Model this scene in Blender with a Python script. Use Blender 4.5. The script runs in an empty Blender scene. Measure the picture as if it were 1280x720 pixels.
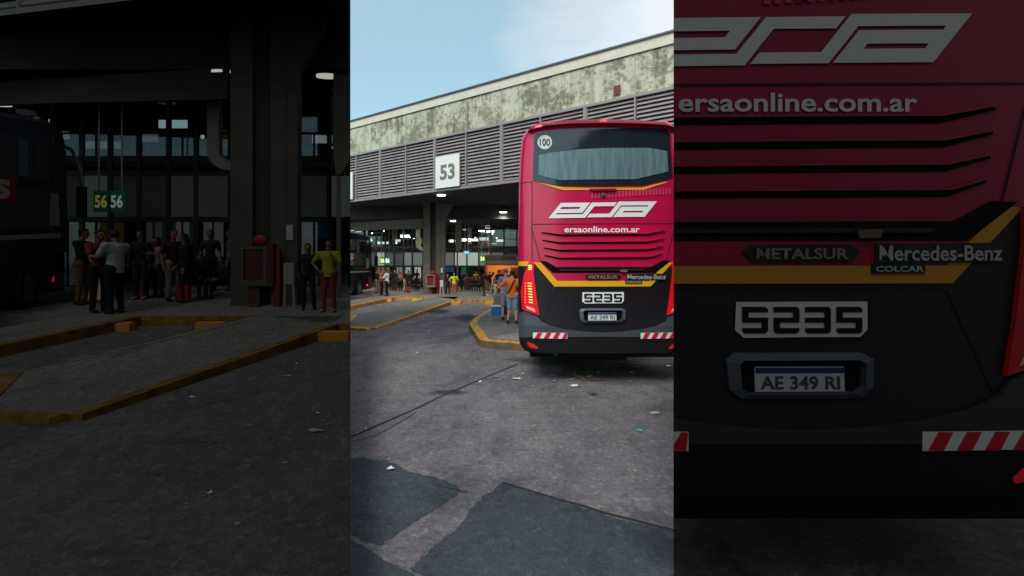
import bpy, bmesh, math, random
from mathutils import Vector, Matrix
from mathutils.geometry import tessellate_polygon
R = math.radians
SC = bpy.context.scene
COL = SC.collection
HY = 329.0; FX = 560.0; CH = 1.9       # horizon row, focal length in px of the 1280 px photo, eye height
K = 1/3.17; SL = 67/560.0              # depth squeeze and upward slope of the added wing and coach copies
WING = False; NEAR = False
RAY = 202/560.0

def T(p):
    x, y, z = p
    if WING or NEAR:
        y2 = y*K
        return Vector((x, y2, z + SL*y2))
    return Vector((x, y, z))
def gp(px, py, z=0.0):
    y = FX*(CH-z)/(py-HY)
    return Vector(((px-640)/FX*y, y, z))
def at(px, py, y):
    return Vector(((px-640)/FX*y, y, CH+(HY-py)/FX*y))

# ------------------------------------------------------------------ materials
MC = {}
def s2l(c):
    c = c/255.0
    return c/12.92 if c <= .04045 else ((c+.055)/1.055)**2.4
def hexc(r, g, b): return (s2l(r), s2l(g), s2l(b))
WF = 0.07  # default factor that puts shade into the copied base colours
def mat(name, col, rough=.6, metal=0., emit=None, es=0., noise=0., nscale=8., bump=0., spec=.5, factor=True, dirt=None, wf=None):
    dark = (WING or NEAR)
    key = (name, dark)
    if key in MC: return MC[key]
    m = bpy.data.materials.new(('darkened_copy_' if dark else '')+name); m.use_nodes = True  # wing and near coach get a second, darkened copy of each material
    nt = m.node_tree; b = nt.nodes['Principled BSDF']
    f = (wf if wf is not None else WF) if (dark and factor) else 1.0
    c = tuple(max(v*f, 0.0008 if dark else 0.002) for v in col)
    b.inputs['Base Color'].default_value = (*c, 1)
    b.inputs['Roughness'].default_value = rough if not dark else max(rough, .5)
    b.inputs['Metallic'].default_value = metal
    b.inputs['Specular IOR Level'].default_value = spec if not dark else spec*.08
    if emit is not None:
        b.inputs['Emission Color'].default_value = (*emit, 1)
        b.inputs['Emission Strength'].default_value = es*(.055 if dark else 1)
    if noise > 0:
        tc = nt.nodes.new('ShaderNodeTexCoord'); n = nt.nodes.new('ShaderNodeTexNoise')
        n.inputs['Scale'].default_value = nscale; n.inputs['Detail'].default_value = 8; n.inputs['Roughness'].default_value = .65
        nt.links.new(tc.outputs['Object'], n.inputs['Vector'])
        r = nt.nodes.new('ShaderNodeValToRGB')
        r.color_ramp.elements[0].position = .3; r.color_ramp.elements[1].position = .7
        d = dirt if dirt else tuple(v*(1-noise) for v in col)
        r.color_ramp.elements[0].color = (*[v*f for v in d], 1)
        r.color_ramp.elements[1].color = (*[min(v*f*(1+noise*.4), 1) for v in col], 1)
        nt.links.new(n.outputs['Fac'], r.inputs['Fac']); nt.links.new(r.outputs['Color'], b.inputs['Base Color'])
        if bump > 0:
            bp = nt.nodes.new('ShaderNodeBump'); bp.inputs['Strength'].default_value = bump; bp.inputs['Distance'].default_value = .02
            nt.links.new(n.outputs['Fac'], bp.inputs['Height']); nt.links.new(bp.outputs['Normal'], b.inputs['Normal'])
    MC[key] = m
    return m

def N(nt, t, **kw):
    n = nt.nodes.new(t)
    for k, v in kw.items():
        if k in n.inputs: n.inputs[k].default_value = v
        else: setattr(n, k, v)
    return n
def ramp(nt, src, stops):
    r = nt.nodes.new('ShaderNodeValToRGB'); cr = r.color_ramp
    cr.elements[0].position, cr.elements[0].color = stops[0][0], (*stops[0][1], 1)
    cr.elements[1].position, cr.elements[1].color = stops[-1][0], (*stops[-1][1], 1)
    for p, c in stops[1:-1]:
        e = cr.elements.new(p); e.color = (*c, 1)
    nt.links.new(src, r.inputs['Fac']); return r.outputs['Color']
def mixc(nt, a, b, fac, mode='MIX'):
    m = nt.nodes.new('ShaderNodeMix'); m.data_type = 'RGBA'; m.blend_type = mode
    for i, v in ((0, fac), (6, a), (7, b)):
        if hasattr(v, 'links') or hasattr(v, 'is_linked'): nt.links.new(v, m.inputs[i])
        else: m.inputs[i].default_value = v if i == 0 else (*v, 1)
    return m.outputs[2]
def asphalt_mat(name, lo, mid, hi, stain=.5, pink=0., rough=.8, spec=.4, f=1.0):
    m = bpy.data.materials.new(name); m.use_nodes = True; nt = m.node_tree; b = nt.nodes['Principled BSDF']
    sc = lambda c: tuple(v*f for v in c)
    tc = N(nt, 'ShaderNodeTexCoord')
    mp = N(nt, 'ShaderNodeMapping'); mp.inputs['Scale'].default_value = (1, .55, 1)
    nt.links.new(tc.outputs['Object'], mp.inputs['Vector'])
    big = N(nt, 'ShaderNodeTexNoise', Scale=.55, Detail=6., Roughness=.6)
    med = N(nt, 'ShaderNodeTexNoise', Scale=3.2, Detail=8., Roughness=.7)
    fine = N(nt, 'ShaderNodeTexNoise', Scale=55., Detail=4., Roughness=.8)
    agg = N(nt, 'ShaderNodeTexVoronoi', Scale=42.)
    for n in (big, med): nt.links.new(mp.outputs['Vector'], n.inputs['Vector'])
    for n in (fine, agg): nt.links.new(tc.outputs['Object'], n.inputs['Vector'])
    c1 = ramp(nt, big.outputs['Fac'], [(.3, sc(lo)), (.5, sc(mid)), (.72, sc(hi))])
    c2 = ramp(nt, med.outputs['Fac'], [(.28, (.45, .45, .47)), (.5, (.95, .95, .95)), (.75, (1.25, 1.2, 1.2))])
    c = mixc(nt, c1, c2, stain, 'MULTIPLY')
    c3 = ramp(nt, fine.outputs['Fac'], [(.3, (.5, .5, .5)), (.5, (1, 1, 1)), (.72, (1.6, 1.55, 1.5))])
    c = mixc(nt, c, c3, .65, 'MULTIPLY')
    c4 = ramp(nt, agg.outputs['Color'], [(.0, (.6, .62, .64)), (.6, (1, 1, 1)), (1., (1.5, 1.3-.0, 1.28))])
    c = mixc(nt, c, c4, .3+pink, 'MULTIPLY')
    mot = N(nt, 'ShaderNodeTexNoise', Scale=11., Detail=7., Roughness=.8); nt.links.new(mp.outputs['Vector'], mot.inputs['Vector'])
    c6 = ramp(nt, mot.outputs['Fac'], [(.3, (.62, .68, .70)), (.45, (.92, .95, .96)), (.55, (1.06, .98, .98)), (.72, (1.42, 1.3, 1.28))])
    c = mixc(nt, c, c6, .55+pink, 'MULTIPLY')
    chip = N(nt, 'ShaderNodeTexVoronoi', Scale=26.); chip.inputs['Randomness'].default_value = 1; nt.links.new(tc.outputs['Object'], chip.inputs['Vector'])
    sepc = N(nt, 'ShaderNodeSeparateXYZ'); nt.links.new(chip.outputs['Color'], sepc.inputs[0])
    c8 = ramp(nt, sepc.outputs[0], [(.0, (.5, .5, .52)), (.18, (.9, .9, .9)), (.8, (1.02, 1.02, 1.02)), (.93, (1.5, 1.42, 1.4)), (1., (1.9, 1.85, 1.8))])
    c = mixc(nt, c, c8, .5, 'MULTIPLY')
    # scratches and tyre streaks along the lanes
    mp3 = N(nt, 'ShaderNodeMapping'); mp3.inputs['Scale'].default_value = (.35, 3.2, 1); mp3.inputs['Rotation'].default_value = (0, 0, .25); nt.links.new(tc.outputs['Object'], mp3.inputs['Vector'])
    stn = N(nt, 'ShaderNodeTexNoise', Scale=2.4, Detail=9., Roughness=.7); nt.links.new(mp3.outputs['Vector'], stn.inputs['Vector'])
    c7 = ramp(nt, stn.outputs['Fac'], [(.32, (.6, .6, .62)), (.46, (1, 1, 1)), (.62, (1.02, 1.02, 1.02)), (.75, (1.3, 1.28, 1.26))])
    c = mixc(nt, c, c7, .55, 'MULTIPLY')
    # oil and tyre stains: elongated dark blotches
    mp2 = N(nt, 'ShaderNodeMapping'); mp2.inputs['Scale'].default_value = (.42, .30, 1); mp2.inputs['Location'].default_value = (3.1, 1.7, 0)
    nt.links.new(tc.outputs['Object'], mp2.inputs['Vector'])
    oil = N(nt, 'ShaderNodeTexNoise', Scale=1.6, Detail=10., Roughness=.7, Distortion=.8); nt.links.new(mp2.outputs['Vector'], oil.inputs['Vector'])
    c5 = ramp(nt, oil.outputs['Fac'], [(.30, (.30, .31, .33)), (.38, (.62, .62, .64)), (.46, (1, 1, 1)), (1., (1, 1, 1))])
    c = mixc(nt, c, c5, .8, 'MULTIPLY')
    nt.links.new(c, b.inputs['Base Color'])
    b.inputs['Roughness'].default_value = rough; b.inputs['Specular IOR Level'].default_value = spec
    bp = N(nt, 'ShaderNodeBump', Strength=.9, Distance=.02)
    hs = N(nt, 'ShaderNodeMath', operation='ADD'); nt.links.new(fine.outputs['Fac'], hs.inputs[0]); nt.links.new(mot.outputs['Fac'], hs.inputs[1]); nt.links.new(hs.outputs[0], bp.inputs['Height']); nt.links.new(bp.outputs['Normal'], b.inputs['Normal'])
    return m

# ------------------------------------------------------------------ builders
def clip(bm):
    if WING: no = Vector((1, RAY, 0)); 
    elif NEAR: no = Vector((-1, RAY, 0))
    else: return
    g = bm.verts[:]+bm.edges[:]+bm.faces[:]
    r = bmesh.ops.bisect_plane(bm, geom=g, plane_co=(0, 0, 0), plane_no=no, clear_outer=True, dist=1e-5)
    ed = [e for e in r['geom_cut'] if isinstance(e, bmesh.types.BMEdge) and e.is_valid and e.is_boundary]
    if ed:
        try: bmesh.ops.holes_fill(bm, edges=ed, sides=0)
        except Exception: pass
class MB:
    def __init__(s): s.bm = bmesh.new()
    def poly(s, pts):
        vs = [s.bm.verts.new(p) for p in pts]
        return s.bm.faces.new(vs)
    def prism(s, base, top):
        n = len(base)
        a = [s.bm.verts.new(p) for p in base]; b = [s.bm.verts.new(p) for p in top]
        s.bm.faces.new(a[::-1]); s.bm.faces.new(b)
        for i in range(n): s.bm.faces.new((a[i], a[(i+1) % n], b[(i+1) % n], b[i]))
    def box(s, x0, x1, y0, y1, z0, z1):
        s.prism([(x0, y0, z0), (x1, y0, z0), (x1, y1, z0), (x0, y1, z0)], [(x0, y0, z1), (x1, y0, z1), (x1, y1, z1), (x0, y1, z1)])
    def fbox(s, t0, t1, v0, v1, z0, z1):
        q = [(t0, v0), (t1, v0), (t1, v1), (t0, v1)]
        s.prism([F(t, v, z0) for t, v in q], [F(t, v, z1) for t, v in q])
    def slab(s, pts, z0, z1):
        s.prism([(p[0], p[1], z0) for p in pts], [(p[0], p[1], z1) for p in pts])
    def tube(s, a, b, r, r2=None, n=10):
        a = Vector(a); b = Vector(b); d = (b-a).normalized()
        u = d.orthogonal().normalized(); w = d.cross(u); r2 = r if r2 is None else r2
        A = [a+(u*math.cos(i*2*math.pi/n)+w*math.sin(i*2*math.pi/n))*r for i in range(n)]
        B = [b+(u*math.cos(i*2*math.pi/n)+w*math.sin(i*2*math.pi/n))*r2 for i in range(n)]
        s.prism(A, B)
    def sphere(s, c, r, sc=(1, 1, 1), n=12):
        m = Matrix.Translation(c) @ Matrix.Diagonal((r*sc[0], r*sc[1], r*sc[2], 1))
        bmesh.ops.create_uvsphere(s.bm, u_segments=n, v_segments=max(6, n*2//3), radius=1, matrix=m)
    def build(s, name, m, parent=None, xf=True, bevel=0, smooth=False, kind=None, solid=0, ngonfix=True):
        bm = s.bm
        if bevel > 0:
            bmesh.ops.bevel(bm, geom=[e for e in bm.edges if len(e.link_faces) == 2 and e.calc_face_angle(0) > .6], offset=bevel, segments=2, affect='EDGES')
        if xf:
            for v in bm.verts: v.co = T(v.co)
            clip(bm)
        if not bm.faces:
            bm.free(); return None
        bmesh.ops.recalc_face_normals(bm, faces=bm.faces)
        off = parent_loc(parent)
        for v in bm.verts: v.co -= off
        me = bpy.data.meshes.new(name); bm.to_mesh(me); bm.free()
        if smooth:
            for p in me.polygons: p.use_smooth = True
        me.materials.append(m)
        o = bpy.data.objects.new(name, me); COL.objects.link(o)
        if parent: o.parent = parent
        if kind: o['kind'] = kind
        return o
WL = {}
def parent_loc(p):
    v = Vector((0, 0, 0))
    while p is not None:
        v += p.location; p = p.parent
    return v
def tag(o, label, cat, group=None, kind=None):
    if o is None: return None
    if label: o['label'] = label
    if cat: o['category'] = cat
    if group: o['group'] = group
    if kind: o['kind'] = kind
    return o
def thing(name, label, cat, loc, group=None, xf=True):
    o = bpy.data.objects.new(name, None); o.empty_display_size = .2
    COL.objects.link(o); o.location = T(loc) if xf else Vector(loc)
    return tag(o, label, cat, group)
def visible(p):
    q = T(p)
    if WING: return q.x + RAY*q.y < -.0
    return True

# facade frame: t along the fascia (to the left and away), v inwards
def F(t, v, z): return Vector((-3.0-.831*t+.556*v, 21.3+.556*t+.831*v, z))

def text_mesh(s, bold=0.0, extrude=0.0, spacing=1.0):
    cu = bpy.data.curves.new('lettering', 'FONT'); cu.body = s; cu.offset = bold; cu.extrude = extrude; cu.space_character = spacing
    cu.resolution_u = 3
    o = bpy.data.objects.new('lettering', cu); COL.objects.link(o)
    dg = bpy.context.evaluated_depsgraph_get()
    me = bpy.data.meshes.new_from_object(o.evaluated_get(dg))
    bpy.data.objects.remove(o); bpy.data.curves.remove(cu)
    return me
def text_on(s, fn, x0, x1, y0, y1, name, m, parent, bold=.0, spacing=1.0):
    """lettering fitted to the rectangle; fn maps (a, b) to a point"""
    me = text_mesh(s, bold, 0, spacing)
    xs = [v.co.x for v in me.vertices]; ys = [v.co.y for v in me.vertices]
    bm = bmesh.new(); bm.from_mesh(me); bpy.data.meshes.remove(me)
    ax, bx, ay, by = min(xs), max(xs), min(ys), max(ys)
    for v in bm.verts:
        v.co = fn(x0+(v.co.x-ax)/(bx-ax)*(x1-x0), y1+(v.co.y-ay)/(by-ay)*(y0-y1))
    mb = MB(); mb.bm.free(); mb.bm = bm
    return mb.build(name, m, parent)

# ------------------------------------------------------------------ world, light, camera
w = bpy.data.worlds.new('World'); SC.world = w; w.use_nodes = True
nt = w.node_tree; bg = nt.nodes['Background']
sky = nt.nodes.new('ShaderNodeTexSky'); sky.sky_type = 'NISHITA'; sky.sun_disc = False
SUN_EL, SUN_AZ = R(50), R(205)         # low sun behind the camera
sky.sun_elevation = SUN_EL; sky.sun_rotation = SUN_AZ
sky.air_density = 1.0; sky.dust_density = 1.6; sky.ozone_density = 1.0; sky.altitude = 0
tc = N(nt, 'ShaderNodeTexCoord')
cl = N(nt, 'ShaderNodeTexNoise', Scale=1.3, Detail=6., Roughness=.55)
mp = N(nt, 'ShaderNodeMapping'); mp.inputs['Scale'].default_value = (1, 1, 2.2); mp.inputs['Location'].default_value = (.55, 0, .1)
nt.links.new(tc.outputs['Generated'], mp.inputs['Vector']); nt.links.new(mp.outputs['Vector'], cl.inputs['Vector'])
sep = N(nt, 'ShaderNodeSeparateXYZ'); nt.links.new(tc.outputs['Generated'], sep.inputs[0])
# thin pinkish veil of cloud, thicker to the right and higher up
ma = N(nt, 'ShaderNodeMath', operation='MULTIPLY_ADD'); ma.inputs[1].default_value = 1.3; ma.inputs[2].default_value = 0.0
nt.links.new(sep.outputs['X'], ma.inputs[0])
ad = N(nt, 'ShaderNodeMath', operation='ADD'); nt.links.new(ma.outputs[0], ad.inputs[0]); nt.links.new(cl.outputs['Fac'], ad.inputs[1])
mr = N(nt, 'ShaderNodeMapRange'); mr.inputs['From Min'].default_value = .62; mr.inputs['From Max'].default_value = 1.0; mr.inputs['To Max'].default_value = .75
nt.links.new(ad.outputs[0], mr.inputs['Value'])
CLOUD = (6.2, 5.9, 6.0)
SKYTINT = (.80, 1.02, .90)
tint = mixc(nt, sky.outputs['Color'], SKYTINT, 1.0, 'MULTIPLY')
veil = mixc(nt, tint, (4.3, 5.9, 6.4), .35)
mc = mixc(nt, veil, CLOUD, mr.outputs['Result'])
nt.links.new(mc, bg.inputs['Color']); bg.inputs['Strength'].default_value = .13
sl = bpy.data.lights.new('sun', 'SUN'); sl.energy = 1.5; sl.angle = R(25); sl.color = (1, .93, .86)
so = bpy.data.objects.new('sun', sl); COL.objects.link(so)
d = Vector((math.sin(SUN_AZ)*math.cos(SUN_EL), math.cos(SUN_AZ)*math.cos(SUN_EL), math.sin(SUN_EL)))
so.rotation_euler = (-d).to_track_quat('-Z', 'Y').to_euler(); so.location = (0, -20, 30)
cd = bpy.data.cameras.new('camera'); cam = bpy.data.objects.new('camera', cd); COL.objects.link(cam)
cam.location = (0, 0, CH); cam.rotation_euler = (R(90), 0, 0)
cd.sensor_width = 36; cd.lens = 36*FX/1280; cd.shift_y = -(360-HY)/1280; cd.clip_end = 3000; cd.clip_start = .05
SC.camera = cam
SC.view_settings.view_transform = 'Standard'; SC.view_settings.look = 'None'; SC.view_settings.exposure = 0.5; SC.view_settings.gamma = 1
SC.render.engine = 'CYCLES'; SC.render.resolution_x = 1024; SC.render.resolution_y = 576

# ------------------------------------------------------------------ ground
G_main = asphalt_mat('worn_concrete_yard', hexc(108, 104, 109), hexc(124, 121, 125), hexc(140, 137, 139), stain=.7, pink=.2)
G_patch = asphalt_mat('newer_asphalt_patch', hexc(58, 67, 74), hexc(68, 77, 85), hexc(80, 88, 94), stain=.45)
G_dark = asphalt_mat('darkened_yard_asphalt', hexc(88, 84, 86), hexc(101, 96, 96), hexc(116, 110, 109), stain=.5, spec=.03, f=.13, rough=.95)  # copy of the yard paving for the ramp, shade put into its colour
mb = MB(); mb.box(-900, 900, -400, 1500, -.3, 0); mb.build('ground', G_main, kind='structure')

def outline_patch(name, pxs, m, z, jit=2.6, seed=1):
    random.seed(seed); pts = []
    n = len(pxs)
    for i in range(n):
        a = Vector(pxs[i]); b = Vector(pxs[(i+1) % n])
        L = max(1, int((b-a).length/4))
        for k in range(L):
            p = a.lerp(b, k/L)
            j = 0 if (p.y > 722 or (L == 1)) else jit
            if k: p += Vector((random.uniform(-j, j), random.uniform(-j, j)*.5))
            pts.append(gp(p.x, p.y, 0))
    mb = MB(); mb.poly([(p.x, p.y, z) for p in pts])
    bmesh.ops.triangulate(mb.bm, faces=mb.bm.faces)
    return mb.build(name, m, kind='structure')
outline_patch('asphalt_patch', [(395, 566), (438, 573), (480, 575), (519, 592), (556, 600), (575, 612), (560, 628), (525, 648), (476, 682), (455, 678), (430, 660), (395, 655)], G_patch, .004, seed=3)
outline_patch('asphalt_patch', [(395, 668), (430, 670), (462, 688), (478, 700), (512, 716), (530, 735), (560, 790), (395, 790)], G_patch, .004, seed=4)
outline_patch('asphalt_patch', [(629, 604), (700, 626), (770, 648), (800, 655), (842, 664), (900, 684), (980, 700), (1100, 790), (640, 790), (512, 712), (548, 680), (571, 660), (592, 634), (610, 617)], G_patch, .004, seed=5)
G_oil = asphalt_mat('oil_stained_asphalt', hexc(52, 50, 52), hexc(62, 60, 61), hexc(74, 71, 70), stain=.6)
G_mix = mat('crack_filler', hexc(38, 37, 38), .9)
def strip(name, pxs, wd, m, z=.006, seed=0, kind='structure'):
    random.seed(seed)
    P = [gp(x, y) for x, y in pxs]; Q = []
    for a, b in zip(P, P[1:]):
        n = max(1, int((b-a).length/.18))
        for k in range(n): Q.append(a.lerp(b, k/n)+Vector((random.uniform(-.012, .012), random.uniform(-.012, .012), 0)))
    Q.append(P[-1]); mb = MB(); L = []
    for i, q in enumerate(Q):
        d = (Q[min(i+1, len(Q)-1)]-Q[max(i-1, 0)]).normalized(); s = Vector((-d.y, d.x, 0))*wd*random.uniform(.35, .65)
        L.append((mb.bm.verts.new((q.x+s.x, q.y+s.y, z)), mb.bm.verts.new((q.x-s.x, q.y-s.y, z))))
    for (a, b), (c, e) in zip(L, L[1:]): mb.bm.faces.new((a, c, e, b))
    return mb.build(name, m, kind=kind)
strip('pavement_joint', [(430, 550), (500, 520), (560, 492), (647, 455)], .03, G_mix, seed=1)
strip('pavement_joint', [(438, 553), (470, 545), (520, 516)], .012, G_mix, seed=2)
strip('pavement_joint', [(629, 604), (700, 625), (790, 651), (842, 664), (900, 682)], .02, G_mix, .008, seed=3)
strip('pavement_joint', [(540, 606), (565, 611), (585, 617)], .012, G_mix, .008, seed=4)
def blob(name, cx, cy, rx, ry, m, z, seed, n=26):
    random.seed(seed); c = gp(cx, cy); e = gp(cx+rx, cy).x-c.x
    k = ry/rx; fy = abs(gp(cx, cy-ry).y-gp(cx, cy+ry).y)/2
    ph = [random.uniform(0, 6.28) for _ in range(4)]
    pts = []
    for i in range(n):
        a = i*2*math.pi/n; r = 1+.22*math.sin(2*a+ph[0])+.16*math.sin(3*a+ph[1])+.1*math.sin(5*a+ph[2])
        pts.append((c.x+math.cos(a)*e*r, c.y+math.sin(a)*fy*r, z))
    mb = MB(); mb.poly(pts); return mb.build(name, m, kind='structure')
def soften(m):
    nt = m.node_tree; out = [n for n in nt.nodes if n.type == 'OUTPUT_MATERIAL'][0]; b = nt.nodes['Principled BSDF']
    tc = N(nt, 'ShaderNodeTexCoord'); vm = N(nt, 'ShaderNodeVectorMath', operation='DISTANCE'); vm.inputs[1].default_value = (.5, .5, 0)
    sp = N(nt, 'ShaderNodeSeparateXYZ'); cb = N(nt, 'ShaderNodeCombineXYZ')
    nt.links.new(tc.outputs['Generated'], sp.inputs[0]); nt.links.new(sp.outputs[0], cb.inputs[0]); nt.links.new(sp.outputs[1], cb.inputs[1]); nt.links.new(cb.outputs[0], vm.inputs[0])
    no = N(nt, 'ShaderNodeTexNoise', Scale=2.2, Detail=10., Roughness=.8); nt.links.new(tc.outputs['Object'], no.inputs['Vector'])
    a = N(nt, 'ShaderNodeMath', operation='MULTIPLY_ADD'); a.inputs[1].default_value = .9; nt.links.new(no.outputs['Fac'], a.inputs[0]); nt.links.new(vm.outputs['Value'], a.inputs[2])
    mr = N(nt, 'ShaderNodeMapRange'); mr.inputs['From Min'].default_value = 1.06; mr.inputs['From Max'].default_value = .62; mr.inputs['To Max'].default_value = .62
    nt.links.new(a.outputs[0], mr.inputs['Value'])
    tr = N(nt, 'ShaderNodeBsdfTransparent'); mx = N(nt, 'ShaderNodeMixShader')
    nt.links.new(mr.outputs['Result'], mx.inputs[0]); nt.links.new(tr.outputs[0], mx.inputs[1]); nt.links.new(b.outputs[0], mx.inputs[2]); nt.links.new(mx.outputs[0], out.inputs['Surface'])
soften(G_oil)
blob('oil_stain', 561, 491, 20, 4.5, G_oil, .005, 3)
blob('oil_stain', 740, 493, 7, 3.2, G_oil, .005, 4)
blob('oil_stain', 590, 397, 24, 5, G_oil, .005, 7)
blob('oil_stain', 548, 389, 20, 2.6, G_oil, .005, 19)
blob('oil_stain', 770, 466, 85, 14, G_oil, .005, 10)
for k, q in enumerate(((690, 452, 60, 6), (830, 462, 60, 9))):
    blob('oil_stain', *q, G_oil, .0055+.0004*k, 30+k)
# ground sheet around the near coach, shade put into its dark colour
mb = MB()
pts = [(1.9*RAY, 1.9), (6.5*RAY, 6.5), (9, 6.5), (9, 1.0), (1.0, 1.0)]
mb.poly([(x, y, .009) for x, y in pts]); mb.build('asphalt_patch', asphalt_mat('darkened_near_asphalt', hexc(88, 84, 82), hexc(101, 95, 92), hexc(120, 112, 104), stain=.8, spec=.02, f=.15, rough=.95), kind='structure')  # dark sheet with shade put into its colour

# ------------------------------------------------------------------ the covered bays (built for the main terminal, and again as a darkened copy for the near wing)
WORD = lambda a, b: b if WING else a
concrete_col = hexc(176, 180, 158)

def parapet_mat():
    key = ('parapet', WING)
    if key in MC: return MC[key]
    m = bpy.data.materials.new('weathered_concrete'); m.use_nodes = True; nt = m.node_tree; b = nt.nodes['Principled BSDF']
    f = .1 if WING else 1  # wing copy of the concrete is shaded through its colour
    tc = N(nt, 'ShaderNodeTexCoord')
    n1 = N(nt, 'ShaderNodeTexNoise', Scale=.9, Detail=10., Roughness=.72)
    n2 = N(nt, 'ShaderNodeTexNoise', Scale=5.5, Detail=10., Roughness=.8)
    mp = N(nt, 'ShaderNodeMapping'); mp.inputs['Scale'].default_value = (2.2, 2.2, .16)
    n3 = N(nt, 'ShaderNodeTexNoise', Scale=2.2, Detail=6., Roughness=.6)
    nt.links.new(tc.outputs['Object'], mp.inputs['Vector']); nt.links.new(mp.outputs['Vector'], n3.inputs['Vector'])
    for n in (n1, n2): nt.links.new(tc.outputs['Object'], n.inputs['Vector'])
    sc = lambda r, g, bb: tuple(v*f for v in hexc(r, g, bb))
    add = N(nt, 'ShaderNodeMath', operation='MULTIPLY_ADD'); add.inputs[1].default_value = .55
    nt.links.new(n1.outputs['Fac'], add.inputs[0])
    hm = N(nt, 'ShaderNodeMath', operation='MULTIPLY'); hm.inputs[1].default_value = .45; nt.links.new(n2.outputs['Fac'], hm.inputs[0])
    nt.links.new(hm.outputs[0], add.inputs[2])
    c = ramp(nt, add.outputs[0], [(.40, sc(124, 120, 104)), (.475, sc(152, 149, 132)), (.505, sc(194, 194, 174)), (.62, sc(212, 212, 194))])
    c2 = ramp(nt, n3.outputs['Fac'], [(.3, (.55, .55, .53)), (.5, (.95, .95, .94)), (.8, (1.12, 1.12, 1.10))])
    c = mixc(nt, c, c2, .85, 'MULTIPLY')
    nt.links.new(c, b.inputs['Base Color']); b.inputs['Roughness'].default_value = .95; b.inputs['Specular IOR Level'].default_value = .2
    MC[key] = m; return m

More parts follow.
